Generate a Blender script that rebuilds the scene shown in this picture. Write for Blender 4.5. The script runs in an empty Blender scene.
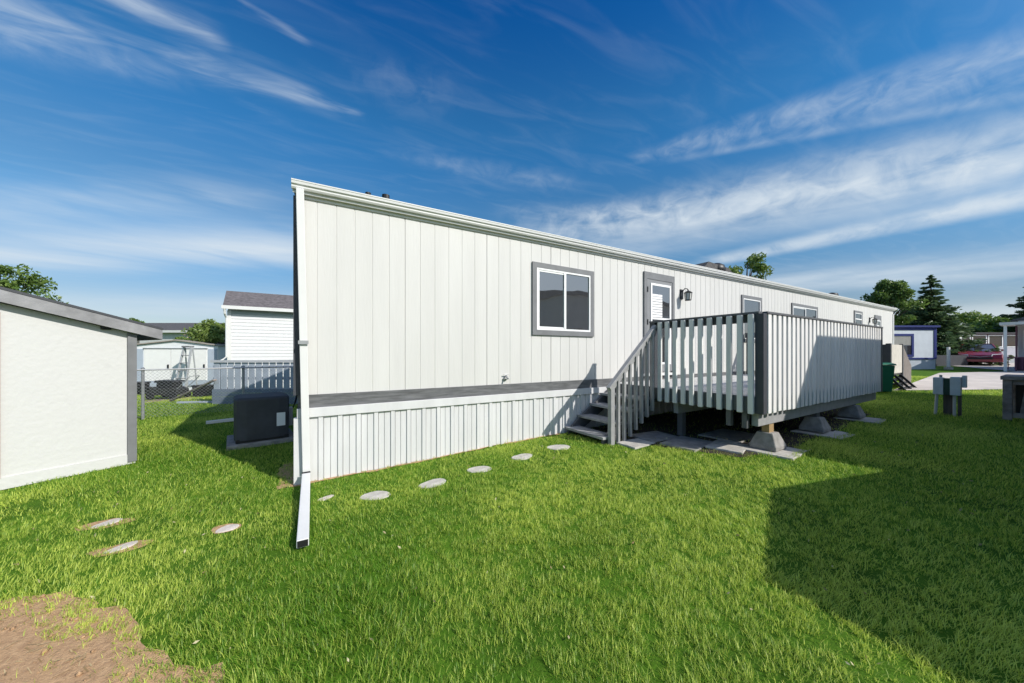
import bpy, math, random
import numpy as np
from mathutils import Matrix, Vector

random.seed(7)
rng = np.random.default_rng(7)
R = math.radians
scene = bpy.context.scene
C = scene.collection

# ------------------------------------------------------------------ camera
CAM = np.array([0.127, -4.589, 1.5])
FW = np.array([0.5118, 0.8591, 0.0])
RT = np.array([0.8591, -0.5118, 0.0])
FPX = 336.0
VIEW = -math.atan2(0.5118, 0.8591)           # heading of the photographer about Z
cam_d = bpy.data.cameras.new('camera')
cam = bpy.data.objects.new('camera', cam_d)
C.objects.link(cam)
cam.location = CAM
cam.rotation_euler = (R(90), 0, VIEW)
cam_d.sensor_width = 36
cam_d.lens = 36 * FPX / 1024
cam_d.shift_y = (353 - 341.5) / 1024
cam_d.clip_start = 0.05
cam_d.clip_end = 2000
scene.camera = cam

# ------------------------------------------------------------------ light
SUN_EL = 36.5
SX, SY = 0.45, -0.89
SUN = Vector((SX, SY, math.tan(R(SUN_EL)) * math.hypot(SX, SY))).normalized()
ld = bpy.data.lights.new('sun', 'SUN')
ld.energy = 4.2
ld.angle = R(0.53)
ld.color = (1.0, 0.955, 0.88)
lo = bpy.data.objects.new('sun', ld)
C.objects.link(lo)
lo.rotation_euler = SUN.to_track_quat('Z', 'Y').to_euler()
lo.location = (10, -20, 20)

scene.view_settings.view_transform = 'Standard'
scene.view_settings.look = 'None'
scene.view_settings.gamma = 1
scene.view_settings.exposure = 0.19
scene.cycles.max_bounces = 7
scene.cycles.diffuse_bounces = 3
scene.cycles.transparent_max_bounces = 4
scene.cycles.use_adaptive_sampling = True
scene.cycles.adaptive_threshold = 0.02
scene.cycles.time_limit = 800

def direction(px, py):
    return RT * (px - 512) / FPX + FW + np.array([0, 0, (353 - py) / FPX])
def plane_pt(px, py):                          # where a sight line meets a cloud layer at unit height
    d = direction(px, py)
    return d[:2] / d[2]

world = bpy.data.worlds.new('World')
scene.world = world
world.use_nodes = True
def build_sky():
    nt = world.node_tree
    N, L = nt.nodes, nt.links
    N.clear()
    out = N.new('ShaderNodeOutputWorld')
    bg = N.new('ShaderNodeBackground')
    L.new(bg.outputs[0], out.inputs[0])
    sky = N.new('ShaderNodeTexSky')
    sky.sky_type = 'NISHITA'
    sky.sun_disc = False
    sky.sun_elevation = R(SUN_EL)
    sky.sun_rotation = math.atan2(SX, SY)
    sky.altitude = 1200
    sky.air_density = 1.0
    sky.dust_density = 0.6
    sky.ozone_density = 3.0
    bg.inputs[1].default_value = 0.1
    tc = N.new('ShaderNodeTexCoord')
    sep = N.new('ShaderNodeSeparateXYZ')
    L.new(tc.outputs['Generated'], sep.inputs[0])
    def val(x):
        return x
    def M(op, a, b=None, c=None, clamp=False):
        n = N.new('ShaderNodeMath'); n.operation = op; n.use_clamp = clamp
        for i, v in enumerate((a, b, c)):
            if v is None: continue
            if isinstance(v, (int, float)): n.inputs[i].default_value = v
            else: L.new(v, n.inputs[i])
        return n.outputs[0]
    def smooth(x, a, b):
        n = N.new('ShaderNodeMapRange'); n.interpolation_type = 'SMOOTHSTEP'
        L.new(x, n.inputs[0]); n.inputs[1].default_value = a; n.inputs[2].default_value = b
        return n.outputs[0]
    z = M('MAXIMUM', sep.outputs[2], 0.04)
    px_ = M('DIVIDE', sep.outputs[0], z)
    py_ = M('DIVIDE', sep.outputs[1], z)
    cmb = N.new('ShaderNodeCombineXYZ'); L.new(px_, cmb.inputs[0]); L.new(py_, cmb.inputs[1])
    def noise(vec, scale, detail, rough, dist, dims='3D'):
        no = N.new('ShaderNodeTexNoise'); no.noise_dimensions = dims
        no.inputs['Scale'].default_value = scale; no.inputs['Detail'].default_value = detail
        no.inputs['Roughness'].default_value = rough; no.inputs['Distortion'].default_value = dist
        L.new(vec, no.inputs['Vector']); return no
    def turned(vec, rot, sc):
        mp = N.new('ShaderNodeMapping'); mp.inputs['Rotation'].default_value = (0, 0, rot)
        L.new(vec, mp.inputs[0])
        m2 = N.new('ShaderNodeMapping'); m2.inputs['Scale'].default_value = sc
        L.new(mp.outputs[0], m2.inputs[0]); return m2.outputs[0]
    dA = plane_pt(365, 112) - plane_pt(-60, -10); angA = math.atan2(dA[1], dA[0])
    nA = noise(turned(cmb.outputs[0], -angA, (2.4, 9.0, 1)), 1.0, 5, 0.55, 0.5, '2D')
    nB = noise(turned(tc.outputs['Generated'], 0.0, (1, 1, 1.5)), 17.0, 5, 0.58, 0.6)
    nC = noise(turned(tc.outputs['Generated'], 0.0, (3.2, 3.2, 24.0)), 1.0, 4, 0.55, 0.4)
    wob = M('MULTIPLY', M('SUBTRACT', nC.outputs['Fac'], 0.5), 0.10)
    px_ = M('ADD', px_, wob); py_ = M('SUBTRACT', py_, wob)
    FAC = {'A': nA.outputs['Fac'], 'B': nB.outputs['Fac'], 'C': nC.outputs['Fac'],
           'D': M('MULTIPLY_ADD', nB.outputs['Fac'], 0.6, M('MULTIPLY', nC.outputs['Fac'], 0.4))}
    total = None
    seed = [0]
    def band(a, b, wa, wb, amp, key='A', lo_=0.35, hi_=0.75, e0=0.12, e1=0.2, core=0.15):
        """cirrus streak from sight line a to sight line b; wa, wb are half widths at its ends (pixels of sight angle, upward)"""
        nonlocal total
        seed[0] += 1
        A = plane_pt(*a); B = plane_pt(*b)
        u = B - A; Ln = np.hypot(*u); u = u / Ln; n = np.array([-u[1], u[0]])
        WA = abs(np.dot(plane_pt(a[0], a[1] - wa) - A, n)) + 1e-3
        WB = abs(np.dot(plane_pt(b[0], b[1] - wb) - B, n)) + 1e-3
        dx = M('SUBTRACT', px_, float(A[0])); dy = M('SUBTRACT', py_, float(A[1]))
        t = M('DIVIDE', M('ADD', M('MULTIPLY', dx, float(u[0])), M('MULTIPLY', dy, float(u[1]))), float(Ln))
        s = M('ADD', M('MULTIPLY', dx, float(n[0])), M('MULTIPLY', dy, float(n[1])))
        w = M('MULTIPLY_ADD', M('MINIMUM', M('MAXIMUM', t, 0), 1), float(WB - WA), float(WA))
        q = M('DIVIDE', s, w)
        prof = M('SUBTRACT', 1, smooth(M('ABSOLUTE', q), core, 1.0))
        ends = M('MULTIPLY', smooth(t, 0, e0), M('SUBTRACT', 1, smooth(t, 1 - e1, 1)))
        m = M('MULTIPLY', M('MULTIPLY', M('MULTIPLY', prof, ends), smooth(FAC[key], lo_, hi_)), amp)
        total = m if total is None else M('ADD', total, m)
    # upper left mare's tails
    band((-60, -10), (372, 114), 66, 5, 0.44, 'A', 0.26, 0.86, 0.05, 0.05, 0.0)
    band((40, -40), (236, 42), 20, 22, 0.58, 'A', 0.2, 0.8, 0.1, 0.2, 0.0)
    band((232, -8), (320, 48), 8, 6, 0.2, 'A', 0.25, 0.8, 0.12, 0.2, 0.0)
    band((-100, 10), (200, 80), 50, 20, 0.36, 'D', 0.3, 0.85, 0.1, 0.2, 0.0)
    # soft veils low on the left
    band((-160, 205), (330, 190), 60, 26, 0.42, 'C', 0.22, 0.85, 0.1, 0.25, 0.0)
    band((-160, 262), (460, 250), 50, 36, 0.62, 'C', 0.15, 0.8, 0.1, 0.3, 0.0)
    band((-160, 305), (500, 312), 30, 28, 0.6, 'C', 0.1, 0.8, 0.1, 0.2, 0.0)
    band((-160, 240), (430, 245), 95, 70, 0.34, 'C', 0.0, 0.6, 0.1, 0.3, 0.0)
    band((540, 262), (1120, 150), 40, 105, 0.24, 'D', 0.0, 0.6, 0.2, 0.05, 0.0)
    # faint centre wisps
    band((360, 150), (600, 190), 14, 20, 0.24, 'D', 0.3, 0.8, 0.3, 0.3, 0.0)
    band((330, 60), (470, 110), 40, 50, 0.10, 'B', 0.25, 0.8, 0.4, 0.4, 0.0)
    # right hand bands
    band((610, 164), (1090, 44), 8, 60, 0.50, 'D', 0.30, 0.78, 0.18, 0.05, 0.15)
    band((640, 166), (1100, 80), 5, 13, 0.32, 'D', 0.2, 0.8, 0.2, 0.05, 0.0)
    band((500, 244), (1120, 132), 22, 76, 0.66, 'D', 0.24, 0.80, 0.15, 0.05, 0.15)
    band((560, 250), (1120, 165), 30, 60, 0.30, 'C', 0.1, 0.8, 0.2, 0.05, 0.0)
    band((690, 266), (1100, 184), 8, 22, 0.72, 'D', 0.12, 0.66, 0.2, 0.05, 0.1)
    band((480, 218), (720, 205), 16, 20, 0.32, 'D', 0.25, 0.85, 0.2, 0.3, 0.0)
    band((620, 296), (1120, 258), 22, 38, 0.66, 'C', 0.12, 0.75, 0.15, 0.05, 0.0)
    band((740, 325), (1150, 306), 14, 26, 0.7, 'C', 0.1, 0.75, 0.1, 0.05, 0.0)
    # thin cloud round the rest of the sky
    total = M('ADD', total, M('MULTIPLY', smooth(nA.outputs['Fac'], 0.4, 0.9), 0.07))
    fac = M('MULTIPLY', M('MINIMUM', total, 0.92), smooth(sep.outputs[2], 0.0, 0.06))
    # clear dry-air tint: deeper and purer blue overhead, paler towards the horizon
    cr = N.new('ShaderNodeValToRGB'); cr.color_ramp.interpolation = 'EASE'
    L.new(sep.outputs[2], cr.inputs[0])
    el = cr.color_ramp.elements
    el[0].position = 0.05; el[0].color = (0.84, 0.76, 0.72, 1)
    el[1].position = 0.75; el[1].color = (0.06, 0.74, 1.36, 1)
    for p_, c_ in ((0.30, (0.66, 1.06, 1.13, 1)), (0.52, (0.32, 1.08, 1.40, 1))):
        e = el.new(p_); e.color = c_
    hs = N.new('ShaderNodeMix'); hs.data_type = 'RGBA'; hs.blend_type = 'MULTIPLY'; hs.inputs[0].default_value = 1.0
    L.new(sky.outputs[0], hs.inputs[6]); L.new(cr.outputs[0], hs.inputs[7])
    mix = N.new('ShaderNodeMix'); mix.data_type = 'RGBA'
    L.new(fac, mix.inputs[0]); L.new(hs.outputs[2], mix.inputs[6])
    mix.inputs[7].default_value = (6.3, 7.0, 7.6, 1)
    dt = N.new('ShaderNodeVectorMath'); dt.operation = 'DOT_PRODUCT'
    L.new(tc.outputs['Generated'], dt.inputs[0]); dt.inputs[1].default_value = tuple(SUN)
    hz = M('MULTIPLY', M('MULTIPLY', smooth(dt.outputs['Value'], 0.52, 1.0), 0.5), smooth(sep.outputs[2], -0.02, 0.08))  # bright haze round the sun, added as fill for the shaded faces
    mh = N.new('ShaderNodeMix'); mh.data_type = 'RGBA'
    L.new(hz, mh.inputs[0]); L.new(mix.outputs[2], mh.inputs[6]); mh.inputs[7].default_value = (13.0, 12.8, 12.4, 1)
    L.new(mh.outputs[2], bg.inputs[0])
    world.cycles.sampling_method = 'MANUAL'; world.cycles.sample_map_resolution = 512
build_sky()

# ------------------------------------------------------------------ helpers
def gz(x):                                     # the lot rises gently along the home
    x = np.asarray(x, float)
    return 0.03 * np.clip(x, 0, 9) + 0.012 * np.clip(x - 9, 0, 36)
def at(px, D, z=None):
    p = CAM + RT * (px - 512) / FPX * D + FW * D
    p[2] = float(gz(p[0])) if z is None else z
    return p
def zat(py, D): return 1.5 + (353 - py) / FPX * D

MATS = {}
def mat(name, col, rough=0.7, var=0.12, scale=6.0, bump=0.0, bscale=60.0, spec=0.4, stretch=(1, 1, 1), col2=None, metal=0.0, lo=0.35, hi=0.7, objvar=0.0):
    if name in MATS: return MATS[name]
    m = bpy.data.materials.new(name); m.use_nodes = True
    nt = m.node_tree; N, L = nt.nodes, nt.links
    b = N['Principled BSDF']
    b.inputs['Roughness'].default_value = rough
    b.inputs['Metallic'].default_value = metal
    b.inputs['Specular IOR Level'].default_value = spec
    tc = N.new('ShaderNodeTexCoord')
    mp = N.new('ShaderNodeMapping'); mp.inputs['Scale'].default_value = stretch
    L.new(tc.outputs['Object'], mp.inputs[0])
    if var > 0 or col2:
        no = N.new('ShaderNodeTexNoise'); no.inputs['Scale'].default_value = scale
        no.inputs['Detail'].default_value = 6; no.inputs['Roughness'].default_value = 0.6
        L.new(mp.outputs[0], no.inputs['Vector'])
        mr = N.new('ShaderNodeMapRange'); mr.inputs[1].default_value = lo; mr.inputs[2].default_value = hi
        L.new(no.outputs['Fac'], mr.inputs[0])
        mx = N.new('ShaderNodeMix'); mx.data_type = 'RGBA'
        L.new(mr.outputs[0], mx.inputs[0])
        c2 = col2 if col2 else tuple(c * (1 - 2 * var) for c in col)
        mx.inputs[6].default_value = (*c2, 1)
        mx.inputs[7].default_value = (*col, 1)
        res = mx.outputs[2]
        if objvar:
            oi = N.new('ShaderNodeObjectInfo'); ov = N.new('ShaderNodeMapRange')
            ov.inputs[3].default_value = 1 - objvar; ov.inputs[4].default_value = 1.0
            L.new(oi.outputs['Random'], ov.inputs[0])
            sh_ = N.new('ShaderNodeVectorMath'); sh_.operation = 'ADD'      # every board gets its own grain
            cx = N.new('ShaderNodeCombineXYZ')
            ml = N.new('ShaderNodeMath'); ml.operation = 'MULTIPLY'; ml.inputs[1].default_value = 37.0
            L.new(oi.outputs['Random'], ml.inputs[0]); L.new(ml.outputs[0], cx.inputs[0])
            L.new(mp.outputs[0], sh_.inputs[0]); L.new(cx.outputs[0], sh_.inputs[1]); L.new(sh_.outputs[0], no.inputs['Vector'])
            sc2 = N.new('ShaderNodeVectorMath'); sc2.operation = 'SCALE'
            L.new(res, sc2.inputs[0]); L.new(ov.outputs[0], sc2.inputs['Scale']); res = sc2.outputs[0]
        L.new(res, b.inputs['Base Color'])
    else:
        b.inputs['Base Color'].default_value = (*col, 1)
    if bump > 0:
        bn = N.new('ShaderNodeTexNoise'); bn.inputs['Scale'].default_value = bscale; bn.inputs['Detail'].default_value = 4
        L.new(mp.outputs[0], bn.inputs['Vector'])
        bp = N.new('ShaderNodeBump'); bp.inputs['Strength'].default_value = bump; bp.inputs['Distance'].default_value = 0.01
        L.new(bn.outputs['Fac'], bp.inputs['Height']); L.new(bp.outputs[0], b.inputs['Normal'])
    MATS[name] = m
    return m

def leaf_mat(name, col, col2, transl=0.35, gloss=0.035):
    m = bpy.data.materials.new(name); m.use_nodes = True
    nt = m.node_tree; N, L = nt.nodes, nt.links
    N.remove(N['Principled BSDF'])
    out = N['Material Output']
    at_ = N.new('ShaderNodeAttribute'); at_.attribute_name = 'tint'
    mx = N.new('ShaderNodeMix'); mx.data_type = 'RGBA'
    L.new(at_.outputs['Fac'], mx.inputs[0])
    mx.inputs[6].default_value = (*col, 1); mx.inputs[7].default_value = (*col2, 1)
    d = N.new('ShaderNodeBsdfDiffuse'); t = N.new('ShaderNodeBsdfTranslucent')
    L.new(mx.outputs[2], d.inputs[0]); L.new(mx.outputs[2], t.inputs[0])
    ms = N.new('ShaderNodeMixShader'); ms.inputs[0].default_value = transl
    L.new(d.outputs[0], ms.inputs[1]); L.new(t.outputs[0], ms.inputs[2])
    g = N.new('ShaderNodeBsdfGlossy'); g.inputs['Roughness'].default_value = 0.45; g.inputs[0].default_value = (1, 1, 1, 1)
    m2 = N.new('ShaderNodeMixShader'); m2.inputs[0].default_value = gloss
    L.new(ms.outputs[0], m2.inputs[1]); L.new(g.outputs[0], m2.inputs[2])
    L.new(m2.outputs[0], out.inputs[0])
    return m

def glass_mat(name, col=(0.045, 0.046, 0.05), ior=3.0):
    m = bpy.data.materials.new(name); m.use_nodes = True
    b = m.node_tree.nodes['Principled BSDF']
    b.inputs['Base Color'].default_value = (*col, 1)
    b.inputs['Roughness'].default_value = 0.02
    b.inputs['IOR'].default_value = ior
    nt = m.node_tree; tc = nt.nodes.new('ShaderNodeTexCoord'); no = nt.nodes.new('ShaderNodeTexNoise'); bp = nt.nodes.new('ShaderNodeBump')
    no.inputs['Scale'].default_value = 1.6; no.inputs['Detail'].default_value = 1
    bp.inputs['Strength'].default_value = 0.12; bp.inputs['Distance'].default_value = 0.05
    nt.links.new(tc.outputs['Object'], no.inputs['Vector']); nt.links.new(no.outputs['Fac'], bp.inputs['Height']); nt.links.new(bp.outputs[0], b.inputs['Normal'])
    MATS[name] = m
    return m

class MB:
    def __init__(s): s.v = []; s.f = []
    def add(s, vs, fs):
        o = len(s.v); s.v += [tuple(map(float, p)) for p in vs]; s.f += [tuple(i + o for i in f) for f in fs]; return s
    def box(s, x0, x1, y0, y1, z0, z1, M=None):
        vs = [(x, y, z) for z in (z0, z1) for x, y in ((x0, y0), (x1, y0), (x1, y1), (x0, y1))]
        if M is not None: vs = [tuple(M @ Vector(p)) for p in vs]
        return s.add(vs, [(3, 2, 1, 0), (4, 5, 6, 7), (0, 1, 5, 4), (1, 2, 6, 5), (2, 3, 7, 6), (3, 0, 4, 7)])
    def bar(s, a, b, w, h, up=(0, 0, 1)):      # rectangular bar between two points, w sideways, h along up
        a = Vector(a); b = Vector(b); d = (b - a).normalized(); u = Vector(up)
        sd = d.cross(u).normalized(); u = sd.cross(d).normalized()
        vs = []
        for p in (a, b):
            for i, j in ((-1, -1), (1, -1), (1, 1), (-1, 1)): vs.append(p + sd * (i * w / 2) + u * (j * h / 2))
        return s.add(vs, [(0, 1, 2, 3), (7, 6, 5, 4), (0, 4, 5, 1), (1, 5, 6, 2), (2, 6, 7, 3), (3, 7, 4, 0)])
    def tube(s, pts, r, n=8, cap=True):        # r: number or list
        pts = [Vector(p) for p in pts]; k = len(pts)
        rs = r if isinstance(r, (list, tuple)) else [r] * k
        vs = []; fs = []
        ref = Vector((0, 0, 1))
        for i, p in enumerate(pts):
            d = (pts[min(i + 1, k - 1)] - pts[max(i - 1, 0)]).normalized()
            a = ref if abs(d.dot(ref)) < 0.95 else Vector((1, 0, 0))
            e = d.cross(a).normalized(); g = d.cross(e).normalized()
            for j in range(n):
                t = 2 * math.pi * j / n; vs.append(p + e * (math.cos(t) * rs[i]) + g * (math.sin(t) * rs[i]))
        for i in range(k - 1):
            for j in range(n):
                j2 = (j + 1) % n; fs.append((i * n + j, i * n + j2, (i + 1) * n + j2, (i + 1) * n + j))
        if cap: fs.append(tuple(range(n - 1, -1, -1))); fs.append(tuple((k - 1) * n + j for j in range(n)))
        return s.add(vs, fs)
    def prism(s, poly, axis, a, b):            # poly in the two other axes (cyclic order), from a to b along axis
        n = len(poly); vs = []
        for t in (a, b):
            for p, q in poly:
                vs.append({0: (t, p, q), 1: (p, t, q), 2: (p, q, t)}[axis])
        fs = [tuple(range(n - 1, -1, -1)), tuple(range(n, 2 * n))]
        for i in range(n): j = (i + 1) % n; fs.append((i, j, n + j, n + i))
        return s.add(vs, fs)
    def strip(s, prof, z0, z1):                # open profile in x,y raised from z0 to z1 (numbers or functions of x)
        f0 = z0 if callable(z0) else (lambda x: z0); f1 = z1 if callable(z1) else (lambda x: z1)
        vs = []; fs = []
        for x, y in prof: vs += [(x, y, f0(x)), (x, y, f1(x))]
        for i in range(len(prof) - 1): fs.append((2 * i, 2 * i + 2, 2 * i + 3, 2 * i + 1))
        return s.add(vs, fs)
    def frame(s, x0, x1, z0, z1, w, y0, y1):   # rectangular frame, members butted
        s.box(x0, x0 + w, y0, y1, z0, z1); s.box(x1 - w, x1, y0, y1, z0, z1)
        s.box(x0 + w, x1 - w, y0, y1, z1 - w, z1); s.box(x0 + w, x1 - w, y0, y1, z0, z0 + w); return s
    def lathe(s, prof, c=(0, 0, 0), n=16):
        vs = []; fs = []; k = len(prof)
        for r, z in prof:
            for j in range(n):
                t = 2 * math.pi * j / n; vs.append((c[0] + r * math.cos(t), c[1] + r * math.sin(t), c[2] + z))
        for i in range(k - 1):
            for j in range(n):
                j2 = (j + 1) % n; fs.append((i * n + j, i * n + j2, (i + 1) * n + j2, (i + 1) * n + j))
        fs.append(tuple(range(n - 1, -1, -1))); fs.append(tuple((k - 1) * n + j for j in range(n)))
        return s.add(vs, fs)
    def build(s, name, m, parent=None, bevel=0.0, smooth=False, loc=None, rotz=0.0, label=None):
        me = bpy.data.meshes.new(name)
        me.from_pydata(s.v, [], s.f); me.validate(); me.update()
        import bmesh
        bm = bmesh.new(); bm.from_mesh(me); bmesh.ops.recalc_face_normals(bm, faces=bm.faces); bm.to_mesh(me); bm.free()
        if smooth:
            me.polygons.foreach_set('use_smooth', [True] * len(me.polygons))
        o = bpy.data.objects.new(name, me); C.objects.link(o)
        me.materials.append(m)
        if parent is not None: o.parent = parent
        if loc is not None: o.location = loc
        o.rotation_euler.z = rotz
        if bevel > 0:
            b = o.modifiers.new('bevel', 'BEVEL'); b.width = bevel; b.segments = 2; b.limit_method = 'ANGLE'; b.angle_limit = R(40)
        if label: o['label'] = label
        return o

def thing(name, label, cat, loc=(0, 0, 0), rotz=0.0, group=None):
    o = bpy.data.objects.new(name, None); C.objects.link(o)
    o.empty_display_size = 0.3
    o.location = loc; o.rotation_euler.z = rotz
    o['label'] = label; o['category'] = cat
    if group: o['group'] = group
    return o
def tag(o, label, cat, group=None):
    o['label'] = label; o['category'] = cat
    if group: o['group'] = group
    return o
def copy_tree(o, parent=None):
    c = o.copy(); C.objects.link(c)
    if parent is not None: c.parent = parent
    for ch in list(o.children): copy_tree(ch, c)
    return c
def numpy_mesh(name, V, loops, starts, totals, m, parent=None, tint=None, smooth=False):
    me = bpy.data.meshes.new(name)
    me.vertices.add(len(V)); me.vertices.foreach_set('co', np.asarray(V, np.float32).ravel())
    me.loops.add(len(loops)); me.loops.foreach_set('vertex_index', np.asarray(loops, np.int32))
    me.polygons.add(len(starts)); me.polygons.foreach_set('loop_start', np.asarray(starts, np.int32))
    me.polygons.foreach_set('loop_total', np.asarray(totals, np.int32))
    if tint is not None:
        a = me.attributes.new('tint', 'FLOAT', 'POINT'); a.data.foreach_set('value', np.asarray(tint, np.float32))
    me.update(calc_edges=True)
    if smooth: me.polygons.foreach_set('use_smooth', np.ones(len(starts), bool))
    o = bpy.data.objects.new(name, me); C.objects.link(o); me.materials.append(m)
    if parent is not None: o.parent = parent
    return o

# ------------------------------------------------------------------ materials
W_SIDING = mat('cream white siding paint', (0.62, 0.612, 0.592), 0.55, 0.04, 3.5, 0.15, 45, stretch=(1, 1, 0.12))
W_SKIRT = mat('white vinyl skirting', (0.655, 0.655, 0.66), 0.45, 0.06, 5, 0.08, 20, stretch=(1, 1, 0.18))
W_METAL = mat('white gutter metal', (0.70, 0.70, 0.69), 0.35, 0.03, 3)
G_TRIM = mat('grey trim paint', (0.20, 0.205, 0.215), 0.6, 0.10, 5, 0.15, 60)
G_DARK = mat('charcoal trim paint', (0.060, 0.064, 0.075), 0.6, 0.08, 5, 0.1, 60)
G_DECK = mat('dark grey deck paint', (0.12, 0.123, 0.13), 0.6, 0.14, 7, 0.2, 50)
G_RAIL = mat('mid grey handrail paint', (0.35, 0.35, 0.355), 0.6, 0.12, 8, 0.15, 50)
BALUST = mat('pale grey baluster paint', (0.82, 0.805, 0.78), 0.6, 0.06, 9, 0.15, 60, stretch=(2, 2, 0.25), objvar=0.10)
FLOORB = mat('worn pale deck boards', (0.58, 0.575, 0.56), 0.75, 0.16, 5, 0.25, 40, stretch=(0.4, 4, 1))
TREAD = mat('worn grey stair tread', (0.42, 0.42, 0.42), 0.75, 0.22, 6, 0.2, 50, objvar=0.12)
SHINGLE = mat('grey asphalt shingle', (0.13, 0.125, 0.125), 0.9, 0.25, 12, 0.5, 60)
VINYL = mat('white window vinyl', (0.82, 0.82, 0.82), 0.35, 0.0)
BLACK = mat('black metal', (0.018, 0.018, 0.02), 0.45, 0.1)
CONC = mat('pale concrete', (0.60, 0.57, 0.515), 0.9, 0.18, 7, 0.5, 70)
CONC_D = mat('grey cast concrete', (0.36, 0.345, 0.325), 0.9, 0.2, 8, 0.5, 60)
LUMBER = mat('raw yellow lumber', (0.47, 0.32, 0.16), 0.7, 0.18, 7, 0.2, 40, stretch=(3, 3, 0.4))
STEEL = mat('galvanised steel', (0.42, 0.43, 0.44), 0.45, 0.1, 20, metal=0.5)
GLASS = glass_mat('dark window glass')
GLASS_D = glass_mat('darker window glass', (0.02, 0.018, 0.025), 1.5)  # darker, less reflective glass for the plum home
SCREEN = mat('insect screen', (0.035, 0.037, 0.042), 0.35, 0.05, 30, spec=0.6)
SOIL = mat('dry brown soil', (0.63, 0.41, 0.225), 0.95, 0.3, 26, 1.0, 130, col2=(0.36, 0.215, 0.115), lo=0.3, hi=0.75)
STUCCO = mat('white painted shed panel', (0.575, 0.575, 0.565), 0.7, 0.05, 7, 0.5, 16, col2=(0.515, 0.515, 0.505), lo=0.2, hi=0.42)
BARK = mat('tree bark', (0.13, 0.10, 0.075), 0.9, 0.25, 8, 0.6, 30)

# ------------------------------------------------------------------ ground
def axis_pts(lo_, hi_, step, far):
    mid = np.arange(lo_, hi_ + 1e-6, step)
    ext = np.array([1, 2.5, 5, 10, 20, 40, 80, 150, far])
    return np.concatenate([(lo_ - ext)[::-1], mid, hi_ + ext])
def lawn_bumps(x, y):
    return 0.012 * np.sin(x * 1.7 + 0.6 * y) * np.sin(y * 1.3 - 0.4 * x) + 0.006 * np.sin(x * 4.1 + 1) * np.sin(y * 3.7)
def ground_z(x, y): return gz(x) + lawn_bumps(np.asarray(x, float), np.asarray(y, float)) * (np.abs(x) < 14) - 0.008
GX = axis_pts(-14, 46, 0.5, 500); GY = axis_pts(-14, 30, 0.5, 500)
gxx, gyy = np.meshgrid(GX, GY)
gV = np.stack([gxx, gyy, ground_z(gxx, gyy)], -1).reshape(-1, 3)
ny, nx = gxx.shape
ii = np.arange(ny * nx).reshape(ny, nx)
gF = np.stack([ii[:-1, :-1], ii[:-1, 1:], ii[1:, 1:], ii[1:, :-1]], -1).reshape(-1, 4)
LAWN = mat('lawn turf', (0.09, 0.19, 0.014), 0.95, 0.2, 1.2, 0.9, 45, col2=(0.045, 0.105, 0.008), spec=0.1)
ground = numpy_mesh('lawn_ground', gV, gF.ravel(), np.arange(len(gF)) * 4, np.full(len(gF), 4), LAWN, smooth=True)
ground['kind'] = 'structure'

def vnoise(x, y, s, seed):
    r = np.random.default_rng(seed); T = r.uniform(0, 1, (256, 256))
    u = x / s + 1000; v = y / s + 1000; i = np.floor(u).astype(int); j = np.floor(v).astype(int); fx = u - i; fy_ = v - j
    fx = fx * fx * (3 - 2 * fx); fy_ = fy_ * fy_ * (3 - 2 * fy_)
    g = lambda a, b: T[a % 256, b % 256]
    return (g(i, j) * (1 - fx) + g(i + 1, j) * fx) * (1 - fy_) + (g(i, j + 1) * (1 - fx) + g(i + 1, j + 1) * fx) * fy_

def sheet(name, poly, m, lift, step=0.8, kind='structure', jitter=0.0):
    """flat-lying sheet that follows the ground"""
    import bmesh
    bm = bmesh.new()
    pts = []
    for i in range(len(poly)):
        a = np.array(poly[i]); b = np.array(poly[(i + 1) % len(poly)])
        n = max(1, int(np.hypot(*(b - a)) / step))
        for k in range(n):
            p = a + (b - a) * k / n
            if jitter:
                for sc_n, am in ((0.28, 3.0), (0.11, 1.6), (0.045, 0.8)):
                    q = np.array([p[0]]), np.array([p[1]])
                    p = p + jitter * am * np.array([vnoise(*q, sc_n, 41)[0] - 0.5, vnoise(*q, sc_n, 42)[0] - 0.5])
            pts.append(p)
    f = bm.faces.new([bm.verts.new((p[0], p[1], 0)) for p in pts])
    bmesh.ops.triangulate(bm, faces=[f])
    bmesh.ops.subdivide_edges(bm, edges=[e for e in bm.edges if e.calc_length() > step * 1.5], cuts=2, use_grid_fill=True)
    bmesh.ops.triangulate(bm, faces=bm.faces)
    for v in bm.verts: v.co.z = float(ground_z(v.co.x, v.co.y)) + lift
    bmesh.ops.recalc_face_normals(bm, faces=bm.faces)
    me = bpy.data.meshes.new(name); bm.to_mesh(me); bm.free()
    if len(me.polygons) and me.polygons[0].normal.z < 0: me.flip_normals()
    o = bpy.data.objects.new(name, me); C.objects.link(o); me.materials.append(m)
    if kind: o['kind'] = kind
    return o
def cf(r, d): p = CAM + RT * r + FW * d; return (p[0], p[1])
ROADC = mat('sun bleached concrete paving', (0.64, 0.575, 0.525), 0.9, 0.12, 1.5, 0.3, 50)
ASPH = mat('worn asphalt', (0.075, 0.075, 0.08), 0.9, 0.2, 3, 0.4, 60)
ROAD = [cf(11.6, 10.25), cf(19, 10.25), cf(60, 9.9), cf(60, 17.2), cf(24, 17.2), cf(21.5, 16.9)]
sheet('road', ROAD, ROADC, 0.022, 1.2)
DRIVE = [cf(25.9, 17.21), cf(44, 17.21), cf(48, 27), cf(33.0, 27)]
sheet('driveway', DRIVE, ROADC, 0.022, 1.2)
DIRT = [(-2.67, -1.57), (-1.62, -1.44), (-1.29, -1.52), (-1.11, -1.74), (-0.93, -1.86), (-0.79, -2.14), (-0.63, -2.42), (-0.43, -2.64), (-0.27, -3.12), (-0.27, -3.82), (-1.27, -4.42), (-3.27, -3.62)]
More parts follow.
